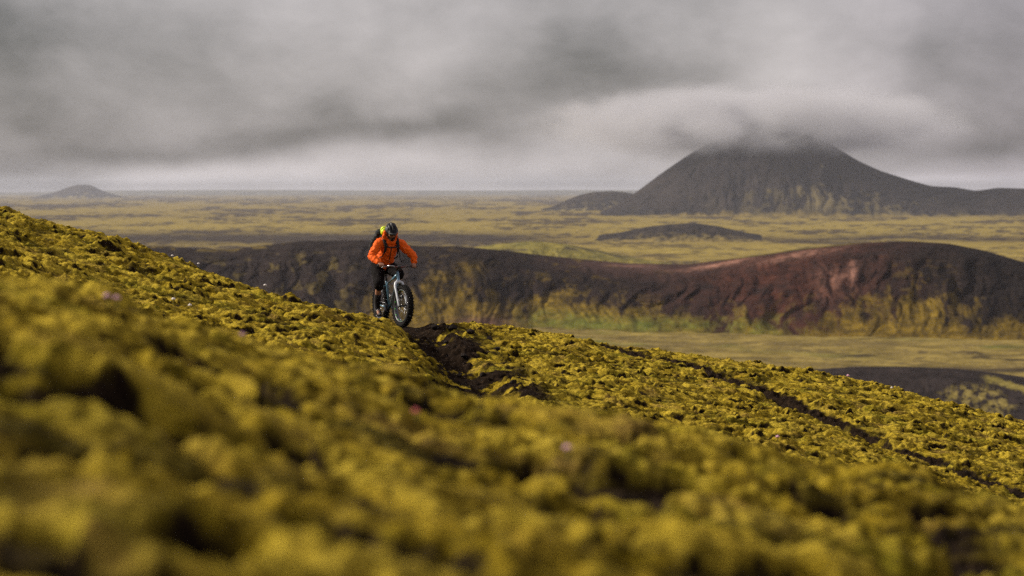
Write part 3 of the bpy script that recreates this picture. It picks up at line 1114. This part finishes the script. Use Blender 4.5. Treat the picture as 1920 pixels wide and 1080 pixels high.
# frame
BBp = Vector((0, 0, .32))
ST = Vector((-.155, 0, .74))
fr = MB()
fr.tube([HT0 - AX * .012, HT0, HT1, HT1 + AX * .012], [.026, .024, .023, .026], 20)
fr.tube([HT1 - AX * .035, (.20, 0, .825), ST + Vector((.02, 0, -.03))], [(.020, .027), (.019, .023), (.015, .018)], 16)
fr.tube([HT0 + AX * .02, (.24, 0, .565), (.10, 0, .395), BBp], [(.025, .032), (.026, .033), (.026, .031), (.028, .030)], 18)
fr.tube([BBp, ST, ST + (ST - BBp).normalized() * .03], [.019, .0175, .019], 16)
fr.tube([BBp - Vector((0, .052, 0)), BBp + Vector((0, .052, 0))], .026, 20)
for sg in (-1, 1):
    fr.tube([BBp + Vector((-.02, sg * .045, 0)), (-.13, sg * .085, .335), (-.28, sg * .096, .352), RA + Vector((0, sg * .098, -.005))], [.012, .013, .011, .010], 10)
    fr.tube([ST + Vector((.01, sg * .016, -.05)), (-.24, sg * .078, .655), (-.33, sg * .092, .52), RA + Vector((0, sg * .098, 0))], [.009, .010, .009, .009], 10)
    fr.tube([RA + Vector((0, sg * .085, 0)), RA + Vector((0, sg * .105, 0))], .020, 12)
frame = fr.build('frame', M_BLUE, bike)
sc_ = MB()
sc_.tube([ST + Vector((0.002, 0, .02)), ST + Vector((-.045, 0, .165))], .0145, 14)
sc_.build('seatpost', M_BLACK, frame)
sd_ = MB()
SP_ = ST + Vector((-.05, 0, .19))
sd_.tube([SP_ + Vector((-.14, 0, .012)), SP_ + Vector((-.11, 0, .014)), SP_ + Vector((-.03, 0, .004)), SP_ + Vector((.06, 0, .0)), SP_ + Vector((.13, 0, -.005)), SP_ + Vector((.15, 0, -.012))],
         [(.03, .010), (.070, .022), (.055, .022), (.024, .020), (.018, .018), (.006, .008)], 18, flat=(0, 0, 1))
for sg in (-1, 1):
    sd_.tube([SP_ + Vector((-.09, sg * .02, -.01)), SP_ + Vector((-.05, sg * .022, -.032)), SP_ + Vector((.03, sg * .022, -.032)), SP_ + Vector((.10, sg * .01, -.012))], .0035, 6)
sd_.build('saddle', M_BLACK, bike)

# fork
fk = MB()
fwd = Vector((AX.z, 0, -AX.x))
CR = HT0 - AX * .025
fk.tube([HT0 - AX * .0, CR - AX * .02], [.024, .028], 18)
for sg in (-1, 1):
    fk.tube([CR + Vector((0, 0, .006)), CR + Vector((.004, sg * .035, .003)), CR + Vector((.012, sg * .063, -.018)), CR + Vector((.022, sg * .076, -.065)),
             (.585, sg * .078, .575), (.640, sg * .077, .455), FA + Vector((-.012, sg * .076, .02)), FA + Vector((0, sg * .076, -.012))],
            [(.026, .024), (.026, .024), (.025, .024), (.023, .022), (.021, .018), (.018, .015), (.015, .012), (.012, .012)], 16, flat=(0, 1, 0))
fork = fk.xf(STEER).build('fork', M_FORK, bike)
cp = MB()
cp.box(FA + Vector((-.055, .082, .065)), (.020, .012, .034))
cp.xf(STEER).build('brake_caliper', M_BLACK, bike, smooth=False, bevel=.004)

# cockpit
BC = Vector((.470, 0, 1.030))
st = MB()
st.tube([HT1 + AX * .010, HT1 + AX * .075], .0185, 16)
st.tube([HT1 + AX * .055, BC + Vector((-.015, 0, 0))], [.019, .017], 14)
st.tube([BC + Vector((0, -.026, 0)), BC + Vector((0, .026, 0))], .024, 16)
st.xf(STEER).build('stem', M_BLACK, bike)


def bar_pt(y):
    a = abs(y)
    return BC + Vector((-.075 * max(0, a - .12) ** 1.1 / .28 ** 1.1 * 1.0, y, .018 * (sstep(.05, .16, a)) + 0 * a))


hb = MB()
ys = np.linspace(-.375, .375, 27)
hb.tube([bar_pt(float(y)) for y in ys], [.0155 if abs(y) < .06 else .0115 for y in ys], 12)
bar = hb.xf(STEER).build('handlebar', M_BRASS, bike)
for sg in (-1, 1):
    g = MB()
    yy = np.linspace(.245, .378, 9)
    g.tube([bar_pt(sg * float(y)) for y in yy], [.0165 + (.0012 if i % 2 else 0) for i in range(9)], 14)
    g.xf(STEER).build('grip', M_BLACK, bar)
    g = MB()
    g.tube([bar_pt(sg * .19) + Vector((0, 0, 0)), bar_pt(sg * .21) + Vector((.035, 0, -.004))], [.013, .016], 10)
    g.tube([bar_pt(sg * .185) + Vector((.030, 0, 0)), bar_pt(sg * .215) + Vector((.062, 0, -.012)), bar_pt(sg * .27) + Vector((.065, 0, -.020)), bar_pt(sg * .325) + Vector((.060, 0, -.026))],
           [(.010, .006), (.008, .005), (.007, .004), (.006, .004)], 8, flat=(0, 0, 1))
    g.tube([bar_pt(sg * .21) + Vector((.03, 0, 0)), bar_pt(sg * .13) + Vector((.055, 0, .002)), bar_pt(sg * .10) + Vector((.05, 0, -.01))], [.011, .013, .007], 10)
    g.xf(STEER).build('brake_lever', M_STEEL if sg < 0 else M_BLACK, bar)
for k, (y0, bow) in enumerate(((.12, .10), (.15, .13), (-.12, .06))):
    g = MB()
    p0 = bar_pt(y0) + Vector((.05, 0, 0))
    pts = []
    for i in range(15):
        q = i / 14
        e = HT0 + Vector((.03, .02 if y0 > 0 else -.02, -.01))
        p = p0.lerp(e, q) + Vector((math.sin(q * math.pi) * bow * .8, math.sin(q * math.pi) * (.07 if y0 > 0 else -.04) * (1 + .4 * k), -.02 * math.sin(q * math.pi)))
        pts.append(p)
    g.tube(pts, .0027, 6)
    g.xf(STEER).build('cable', M_BLACK, bike)

# drive train
CA = R(-62)      # right crank: down and a little back
cdir = Vector((math.cos(CA + R(-48)), 0, math.sin(CA + R(-48))))
PR = BBp + cdir * .172 + Vector((0, -.105, 0))
PL = BBp - cdir * .172 + Vector((0, .105, 0))
PR = Vector((-.07, -.105, .163))
PL = Vector((.07, .105, .477))
g = MB()
g.tube([BBp - Vector((0, .080, 0)), BBp + Vector((0, .080, 0))], .016, 12)
cr = g.build('crankset', M_BLACK, bike)
for sg, pp in ((-1, PR), (1, PL)):
    g = MB()
    g.tube([BBp + Vector((0, sg * .078, 0)), pp], [(.017, .008), (.013, .007)], 10, flat=(0, 1, 0))
    g.build('crank_arm', M_STEEL, cr)
    g = MB()
    pc = pp + Vector((0, sg * .058, 0))
    g.tube([pp, pp + Vector((0, sg * .11, 0))], .008, 8)
    g.box(pc + Vector((.042, 0, 0)), (.006, .046, .008))
    g.box(pc - Vector((.042, 0, 0)), (.006, .046, .008))
    g.box(pc + Vector((0, .043, 0)), (.042, .006, .008))
    g.box(pc - Vector((0, .043, 0)), (.042, .006, .008))
    g.build('pedal', M_BLACK, cr, smooth=False)
g = MB()
g.revolve([(.045, -.062), (.066, -.062), (.068, -.060), (.066, -.058), (.045, -.058)], 40, c=BBp)
for i in range(4):
    a = i * math.pi / 2 + .4
    g.tube([BBp + Vector((0, -.061, 0)), BBp + Vector((.055 * math.cos(a), -.061, .055 * math.sin(a)))], .006, 8)
g.build('chainring', M_BLACK, cr)
g = MB()
g.tube([BBp + Vector((0.0, -.060, .067)), RA + Vector((0, -.066, .048))], .004, 6)
g.tube([BBp + Vector((0.0, -.060, -.067)), RA + Vector((.02, -.066, -.155))], .004, 6)
g.build('chain', M_STEEL, bike)
g = MB()
g.tube([RA + Vector((.0, -.09, -.03)), RA + Vector((.01, -.085, -.09)), RA + Vector((.02, -.075, -.16))], [.016, .010, .010], 8)
g.ball(RA + Vector((.01, -.074, -.09)), (.022, .006, .022))
g.ball(RA + Vector((.02, -.072, -.155)), (.022, .006, .022))
g.build('derailleur', M_BLACK, bike)
# bottle cage on the seat tube side
g = MB()
for z in (.46, .53):
    g.tube([(.018, 0, z), (.045, -.036, z), (.085, -.030, z + .01), (.085, .030, z + .01), (.045, .036, z), (.018, 0, z)], .003, 6)
g.tube([(.018, 0, .46), (.018, 0, .53)], .006, 8)
g.build('bottle_cage', M_STEEL, bike)

# ------------------------------------------------------------------ the rider
person = empty('person', (BX, BY, BZ), 'rider in orange jacket and black helmet leaning over the handlebar of a fat bike', 'person')
person.rotation_euler = (0, 0, BIKE_ROT)
HC = Vector((.290, -.060, 1.632))
hpitch = R(25)
HR = Matrix.Rotation(R(-6), 3, 'Z') @ Matrix.Rotation(R(4), 3, 'X') @ Matrix.Rotation(hpitch, 3, 'Y')


def hp(x, y, z):
    return HC + HR @ Vector((x, y, z))


def tv(v):
    return Vector(STEER @ Vector(v))


GRIP_R, GRIP_L = tv(bar_pt(-.315)), tv(bar_pt(.315))
SH_R, SH_L = Vector((.13, -.235, 1.435)), Vector((.13, .145, 1.435))
EL_R, EL_L = Vector((.20, -.405, 1.205)), Vector((.30, .335, 1.215))
WR_R, WR_L = GRIP_R + Vector((-.050, -.012, .045)), GRIP_L + Vector((-.045, .016, .048))
HIP_R, HIP_L = Vector((-.20, -.15, 1.02)), Vector((-.20, .05, 1.02))
KN_R, KN_L = Vector((.13, -.235, .735)), Vector((.26, .085, .905))
AN_R, AN_L = Vector((-.115, -.185, .285)), Vector((.02, .165, .590))
PELV = Vector((-.19, -.05, 1.06))
CH = Vector((.07, -.045, 1.36))

bd = MB()
bd.limb(PELV, (-.08, -.05, 1.18), .135, .125)
bd.limb((-.08, -.05, 1.18), CH, .125, .14)
bd.limb(SH_R + Vector((0, .05, 0)), SH_L - Vector((0, .05, 0)), .075, .075)
bd.limb((.15, -.05, 1.47), hp(-.025, 0, -.07), .062, .055)
for SH, EL, WRs in ((SH_R, EL_R, WR_R), (SH_L, EL_L, WR_L)):
    bd.limb(SH, EL, .050, .040)
    bd.limb(EL, WRs, .038, .027)
for HI, KN, AN in ((HIP_R, KN_R, AN_R), (HIP_L, KN_L, AN_L)):
    bd.limb(HI, KN, .085, .056)
    mid_ = KN.lerp(AN, .32) + Vector((-.022, 0, 0))
    bd.limb(KN, mid_, .050, .054)
    bd.limb(mid_, AN, .054, .034)
    bd.limb(AN, AN + Vector((.09, 0, -.075)), .034, .03)
# head
bd.ball(hp(-.012, 0, .028), (.098, .076, .098), HR)
bd.ball(hp(.018, 0, -.038), (.070, .062, .078), HR)
bd.ball(hp(.050, 0, -.095), (.036, .036, .030), HR)
bd.limb(hp(.080, 0, .012), hp(.104, 0, -.030), .010, .016, 10)
bd.ball(hp(.078, 0, .024), (.020, .050, .010), HR)
bd.ball(hp(.076, 0, -.066), (.014, .024, .010), HR)
for sg in (-1, 1):
    bd.ball(hp(-.008, sg * .078, -.010), (.020, .010, .032), HR)
    bd.ball(hp(.055, sg * .038, -.030), (.030, .026, .024), HR)


def hand(mb, G, Wv, sg, axis):
    """palm on the grip, four fingers curled round it, thumb under"""
    axis = axis.normalized()
    back = Vector((-1, 0, 0))
    up_ = Vector((0, 0, 1))
    palm = G + Vector((-.018, 0, .030))
    mb.limb(Wv, palm, .026, .024)
    mb.limb(palm - axis * .028 + Vector((0, 0, .002)), palm + axis * .028, .020, .018)
    for k, (off, ln) in enumerate(((-.036, .92), (-.013, 1.0), (.010, .96), (.031, .80))):
        c = G + axis * off * 1.0
        r = .0095 if k < 3 else .0082
        a0 = c + Vector((.004, 0, .030))
        a1 = c + Vector((.030 * ln, 0, .016))
        a2 = c + Vector((.030 * ln, 0, -.012))
        a3 = c + Vector((.008, 0, -.026))
        mb.limb(palm + axis * off * .85, a0, r * 1.15, r * 1.05, 10, 3)
        mb.limb(a0, a1, r * 1.05, r, 10, 3)
        mb.limb(a1, a2, r, r * .92, 10, 3)
        mb.limb(a2, a3, r * .92, r * .82, 10, 3)
    inner = -axis * .045
    mb.limb(palm + inner * .7, G + inner * 1.15 + Vector((-.006, 0, .012)), .013, .011, 10, 3)
    mb.limb(G + inner * 1.15 + Vector((-.006, 0, .012)), G + inner * 1.3 + Vector((.016, 0, -.020)), .011, .009, 10, 3)


hand(bd, GRIP_R, WR_R, -1, tv(bar_pt(-.34)) - tv(bar_pt(-.29)))
hand(bd, GRIP_L, WR_L, 1, tv(bar_pt(.34)) - tv(bar_pt(.29)))
bd.organic('body', M_SKIN, person, voxel=0.0055, smooth=4)

# jacket: torso, sleeves, hood lying round the neck
jk = MB()
jk.limb((-.155, -.05, 1.10), (-.05, -.05, 1.22), .165, .158)
jk.limb((-.05, -.05, 1.22), CH, .155, .160)
jk.limb(CH, (.11, -.045, 1.42), .155, .122)
jk.limb(SH_R + Vector((-.01, .04, .0)), SH_L + Vector((-.01, -.04, .0)), .092, .092)
for SH, EL, WRs in ((SH_R, EL_R, WR_R), (SH_L, EL_L, WR_L)):
    jk.limb(SH, EL, .078, .060)
    jk.limb(EL, EL.lerp(WRs, .55), .060, .052)
    jk.limb(EL.lerp(WRs, .5), WRs + (EL - WRs).normalized() * .020, .057, .040)
jk.limb((.12, -.05, 1.44), (.17, -.055, 1.47), .100, .085)
hood_c = Vector((.178, -.056, 1.525))
hx = Vector((.70, 0, .71)).normalized()
hz_ = Vector((-.71, 0, .70))
for k in range(14):
    a = 2 * math.pi * k / 14
    a2 = 2 * math.pi * (k + 1) / 14
    q1 = hood_c + hz_ * math.cos(a) * .095 + Vector((0, 1, 0)) * math.sin(a) * .100 + hx * (.030 * math.cos(a))
    q2 = hood_c + hz_ * math.cos(a2) * .095 + Vector((0, 1, 0)) * math.sin(a2) * .100 + hx * (.030 * math.cos(a2))
    jk.limb(q1, q2, .030, .030, 10, 3)
for sg in (-1, 1):   # raised collar wings beside the jaw
    jk.limb(hood_c + Vector((.0, sg * .098, .0)), hp(-.055, sg * .098, -.02), .032, .022, 10, 3)
jacket = jk.organic('jacket', M_JACKET, person, voxel=0.0085, smooth=7, wrinkle=(.055, .0115))
zp_ = MB()
zp_.tube([(.255, -.050, 1.37), (.235, -.050, 1.30), (.185, -.050, 1.22), (.115, -.052, 1.10)], [(.008, .004)] * 4, 8, flat=(1, 0, .3))
zp_.build('zip', M_BLACK, jacket)

# shorts
sh = MB()
sh.limb(PELV + Vector((-.03, 0, -.03)), PELV + Vector((.05, 0, .08)), .150, .150)
for HI, KN, AN in ((HIP_R, KN_R, AN_R), (HIP_L, KN_L, AN_L)):
    sh.limb(HI, HI.lerp(KN, .5), .122, .108)
    sh.limb(HI.lerp(KN, .5), KN, .108, .088)
    sh.limb(KN, KN.lerp(AN, .10), .088, .078)
sh.organic('shorts', M_SHORT, person, voxel=0.009, smooth=5, wrinkle=(.06, .007))

for KN, AN, PP, sg in ((KN_R, AN_R, PR, -1), (KN_L, AN_L, PL, 1)):
    sk = MB()
    mid_ = KN.lerp(AN, .32) + Vector((-.022, 0, 0))
    a0 = mid_.lerp(AN, .12)
    sk.tube([a0, mid_.lerp(AN, .5), AN, AN + Vector((.01, 0, -.03))], [.057, .052, .045, .042], 16)
    sk.build('sock', M_SOCK, person)
    so = MB()
    pc = PP + Vector((0, sg * .060, .012))
    heel = Vector((AN.x - .045, AN.y, AN.z - .085))
    ball_ = pc + Vector((0.0, 0, .030))
    dirf = (ball_ - heel)
    toe = ball_ + Vector((.085, sg * .012, -.012))
    so.limb(AN + Vector((-.004, 0, .025)), AN + Vector((.004, 0, -.03)), .050, .052)
    so.limb(heel + Vector((.01, 0, .018)), ball_ + Vector((0, 0, .004)), .040, .047)
    so.limb(AN + Vector((.02, 0, -.035)), ball_ + Vector((.02, 0, .012)), .045, .040)
    so.limb(ball_, toe, .045, .032)
    shoe = so.organic('shoe', M_SHOE, person, voxel=.008, smooth=4)
    la = MB()
    for k in range(4):
        q = (AN + Vector((.05, 0, -.0))).lerp(ball_ + Vector((.02, 0, .05)), .15 + k * .25)
        la.tube([q + Vector((0, -.03, -.008)), q + Vector((.012, 0, .010)), q + Vector((0, .03, -.008))], .0045, 6)
    la.build('laces', M_STEEL, shoe)

# beard, eyes
be = MB()
be.ball(hp(.022, 0, -.092), (.062, .058, .050), HR)
be.ball(hp(.062, 0, -.108), (.042, .040, .036), HR)
for sg in (-1, 1):
    be.ball(hp(.010, sg * .056, -.055), (.036, .022, .052), HR)
be.ball(hp(.098, 0, -.055), (.010, .030, .007), HR)
be.organic('beard', M_HAIR, person, voxel=.006, smooth=3)
for sg in (-1, 1):
    e = MB()
    e.ball(hp(.080, sg * .031, .006), (.014, .015, .011), HR)
    e.build('eye', M_EYE, person)

# helmet: shell with grooves, visor, straps
hv, hf = [], []
NU, NV = 72, 26
for i in range(NV + 1):
    th = (math.pi * .56) * i / NV
    for k in range(NU):
        ph = 2 * math.pi * k / NU
        x, y, z = math.sin(th) * math.cos(ph), math.sin(th) * math.sin(ph), math.cos(th)
        rx, ry, rz = .152, .112, .128
        # long grooves running front to back
        gy = y / max(.25, math.sqrt(max(0.0, 1 - x * x * .6)))
        gr = .5 - .5 * math.cos(gy * math.pi * 3.5)
        brk = .5 + .5 * math.cos(x * 9.0)
        depth = (.030 * gr * (0.25 + .75 * brk)) * (1 - math.exp(-((1.57 - th) / .28) ** 2)) * (1 if th > .02 else .0)
        s_ = 1 - depth / .13
        lift = -.012 * math.cos(ph) if i == NV else 0
        hv.append(hp(-.008 + x * rx * s_, y * ry * s_, .036 + z * rz * s_ + lift))
for i in range(NV):
    for k in range(NU):
        k2 = (k + 1) % NU
        hf.append((i * NU + k, (i + 1) * NU + k, (i + 1) * NU + k2, i * NU + k2))
o_ = len(hv)
for k in range(NU):   # inner lip
    ph = 2 * math.pi * k / NU
    hv.append(hp(-.008 + .118 * math.cos(ph), .088 * math.sin(ph), .030))
for k in range(NU):
    k2 = (k + 1) % NU
    hf.append((NV * NU + k, o_ + k, o_ + k2, NV * NU + k2))
hm_ = MB().add(hv, hf)
helmet = hm_.build('helmet', M_HELM, person)
vi = MB()
vv, vf = [], []
for i, (fx, zz, yy_) in enumerate(((.118, .058, .092), (.165, .052, .082), (.192, .040, .060), (.118, .050, .092), (.165, .044, .082), (.192, .034, .060))):
    for k in range(11):
        q = (k / 10 - .5) * 2
        vv.append(hp(fx - .065 * q * q, yy_ * q, zz - .012 * q * q))
for i in (0, 1, 3, 4):
    for k in range(10):
        a = i * 11 + k
        vf.append((a, a + 1, a + 12, a + 11))
for k in range(10):
    vf.append((22 + k, 23 + k, 56 + k, 55 + k))
    vf.append((k, k + 1, 34 + k, 33 + k))
vi.add(vv, vf).build('visor', M_BLACK, helmet)
sp_ = MB()
for sg in (-1, 1):
    sp_.tube([hp(.03, sg * .092, .03), hp(.012, sg * .084, -.05), hp(.025, sg * .050, -.125), hp(.03, 0, -.145)], [(.008, .003)] * 4, 6, flat=(0, 1, 0))
sp_.build('chin_strap', M_BLACK, helmet)

# ------------------------------------------------------------------ backpack (its own thing)
pack = empty('backpack', (BX, BY, BZ), 'black backpack with a neon yellow bundle on top, on the rider\'s back', 'backpack')
pack.rotation_euler = (0, 0, BIKE_ROT)
TA = Vector((.62, .03, .78)).normalized()
TN = Vector((-.78, -.05, .62)).normalized()
TS = TA.cross(TN).normalized()
PC = Vector((-.225, -.115, 1.435))
RP = Matrix((TS, TN, TA)).transposed()
bp_ = MB()
bp_.ball(PC, (.158, .105, .25), RP)
bp_.ball(PC - TA * .10 + TN * .02, (.150, .110, .16), RP)
bp_.ball(PC + TA * .12, (.135, .095, .14), RP)
bp_.ball(PC + TN * .07 - TA * .06, (.105, .065, .13), RP)
pb = bp_.organic('bag', M_PACK, pack, voxel=.009, smooth=4, wrinkle=(.06, .006))
ld = MB()
ld.ball(PC + TA * .225 + TN * .0, (.120, .090, .058), RP)
ld.organic('lid', M_PACK, pack, voxel=.009, smooth=3, wrinkle=(.05, .005))
ne = MB()
ne.ball(Vector((.06, -.11, 1.665)), (.075, .06, .055), RP)
ne.ball(Vector((.11, -.145, 1.63)), (.045, .045, .055), RP)
ne.organic('bundle', M_NEON, pack, voxel=.009, smooth=3, wrinkle=(.04, .007))
for y0, ysh in ((-.165, -.165), (.075, .075)):
    g = MB()
    g.tube([PC + TA * .2 - TN * .08 + TS * 0 + Vector((0, y0 + .115, 0)), (.04, ysh, 1.555), (.145, ysh, 1.555), (.225, ysh * .95 - .005, 1.48), (.262, ysh * .92, 1.39), (.245, ysh * .98, 1.31),
            (.17, ysh * 1.15 - .005, 1.20), (.02, ysh * 1.45 - .02, 1.16), (-.10, ysh * 1.5, 1.20)],
           [(.026, .008), (.032, .010), (.034, .011), (.034, .011), (.030, .010), (.022, .008), (.012, .006), (.012, .006), (.012, .006)], 10, flat=(.5, 0, .6))
    g.build('shoulder_strap', M_PACK, pack)
g = MB()
g.tube([(.268, -.155, 1.375), (.285, -.05, 1.365), (.268, .070, 1.375)], [(.012, .005)] * 3, 8, flat=(1, 0, .2))
g.build('chest_strap', M_PACK, pack)
g = MB()
g.tube([(.262, .072, 1.37), (.29, .080, 1.27), (.30, .090, 1.17), (.335, .115, 1.10)], .0075, 8)
g.build('hose', M_PACK, pack)
g = MB()
g.tube([(-.02, -.205, 1.13), (.0, -.215, 1.05), (-.005, -.22, .99)], [(.010, .004)] * 3, 6, flat=(1, 0, 0))
g.build('strap_end', M_PACK, pack)
g = MB()
pts = [PC + TN * .105 - TA * .02 + Vector((0, -.07, 0)) + TN * (.022 * math.sin(q * math.pi)) + TA * (.05 * q) for q in np.linspace(0, 1, 8)]
g.tube(pts, .004, 6)
g.build('loop', M_STEEL, pack)


# ------------------------------------------------------------------ rocks and little flowers
def rock(x, y, r, seed, label, group=None, squash=.7):
    rn = random.Random(seed)
    b2 = bmesh.new()
    bmesh.ops.create_icosphere(b2, subdivisions=3, radius=1.0)
    cuts = [(Vector((rn.uniform(-1, 1), rn.uniform(-1, 1), rn.uniform(-.6, 1))).normalized(), rn.uniform(.55, .85)) for _ in range(9)]
    co = np.array([v.co for v in b2.verts])
    for nn, dd_ in cuts:
        n_ = np.array(nn)
        q = co @ n_
        co = co - np.outer(np.maximum(q - dd_, 0), n_)
    co *= (1 + .10 * perlin(co[:, 0] * 3 + seed, co[:, 1] * 3 + co[:, 2] * 2))[:, None]
    for v, c_ in zip(b2.verts, co):
        v.co = Vector((c_[0] * r, c_[1] * r * rn.uniform(.98, 1.02), c_[2] * r * squash))
    me_ = bpy.data.meshes.new('rock')
    b2.to_mesh(me_)
    b2.free()
    me_.materials.append(M_ROCK)
    o = bpy.data.objects.new('rock', me_)
    o.location = (x, y, ground_z(x, y) + r * squash * .35)
    o.rotation_euler = (0, 0, rn.uniform(0, 6))
    col.objects.link(o)
    o['label'] = label
    o['category'] = 'rock'
    if group:
        o['group'] = group
    return o


M_ROCK = paint('dark_lava_rock', (.014, .010, .008), .95, var=.5, scale=25, bump=.01, spec=.1)
x, y, z = W(788, 606, 42.6)
rock(float(x), 42.6, .115, 3, 'angular dark rock right beside the front wheel of the bicycle')
for k, (px_, py_, r, lab) in enumerate((
        (815, 613, .065, 'dark clod on the skyline just right of the rock at the front wheel'),
        (848, 615, .085, 'largest dark clod on the skyline above the trail soil'),
        (882, 622, .075, 'dark clod on the upper edge of the trail, second from its right end'),
        (918, 634, .070, 'dark clod at the upper right end of the bare soil'),
        (932, 655, .070, 'flat dark clod at the right edge of the bare soil, half way down'),
        (870, 668, .055, 'small clod in the middle of the bare trail soil'),
        (836, 640, .050, 'small clod in the trail close below the front wheel'),
        (905, 702, .055, 'clod low in the trail, just above the near ridge'),
        (862, 702, .045, 'small clod at the left foot of the trail beside the moss mound'),
        (962, 716, .060, 'dark clod in the moss right of the foot of the trail'))):
    gx, gy, gz_ = ground_hit(px_, py_ + 3, 23, 47)
    rock(gx, gy, r, 20 + k, lab, 'dark clods along the trail')

M_STEM = paint('flower_stem', (.10, .13, .03), .8)
M_PINK = paint('pink_petals', (.62, .34, .42), .7)
M_PALE = paint('pale_petals', (.72, .66, .62), .7)
M_RED = paint('red_petals', (.62, .12, .12), .7)


def flower(px_, py_, d0, d1, size, mat, label, group=None):
    gx, gy, gz_ = ground_hit(px_, py_ + 6, d0, d1)
    o = empty('flower', (gx, gy, gz_), label, 'flower', group)
    h = size * 1.6
    g = MB()
    g.tube([(0, 0, -.02), (.004, 0, h * .5), (.0, .003, h)], .0018, 6)
    g.build('stem', M_STEM, o)
    g = MB()
    for k in range(9):
        a = 2 * math.pi * k / 9
        tl = .55 if k % 2 else .95
        g.ball((size * .30 * math.cos(a), size * .30 * math.sin(a), h + size * .12 * (1 if k % 2 else -.2)), (size * .22, size * .22, size * .16), None, 8, 6)
    g.ball((0, 0, h + size * .18), size * .25, None, 8, 6)
    g.build('bloom', mat, o)
    return o


flower(1064, 862, 4, 11.5, .030, M_PINK, 'pink flower head in the dark hollow of the blurred foreground moss')
flower(201, 573, 5, 11.6, .030, M_PINK, 'left one of a pair of pink flowers on the blurred moss at left', 'pink flowers on the near moss')
flower(219, 577, 5, 11.6, .030, M_PINK, 'right one of a pair of pink flowers on the blurred moss at left', 'pink flowers on the near moss')
flower(455, 640, 5, 11.4, .024, M_PINK, 'faint pinkish flower on the edge of the near moss, below the white pair')
flower(325, 555, 16, 30, .050, M_PALE, 'brighter, upper one of two white flowers on the middle moss slope', 'white flowers on the moss')
flower(356, 565, 16, 30, .045, M_PALE, 'fainter, lower one of two white flowers on the middle moss slope', 'white flowers on the moss')
flower(1458, 826, 14, 34, .050, M_PINK, 'lone pink flower on the lower right slope just past the near ridge')
flower(780, 788, 3, 11.6, .024, M_RED, 'tiny red flower on the blurred moss near the middle')
flower(323, 481, 36, 39.5, .040, M_PALE, 'tiny white flower on the skyline of the slope, highest of its kind')
flower(372, 496, 36, 39.5, .040, M_PALE, 'tiny white flower on the skyline of the slope against dark ground')
flower(497, 535, 36, 39.5, .050, M_PALE, 'white flower tuft on the skyline halfway between left edge and rider')
flower(1590, 708, 40, 49, .06, M_PINK, 'pinkish flower tuft on the skyline against the dark hillock')
flower(1672, 730, 40, 49, .05, M_PALE, 'single white flower on the right skyline below the dark hillock')
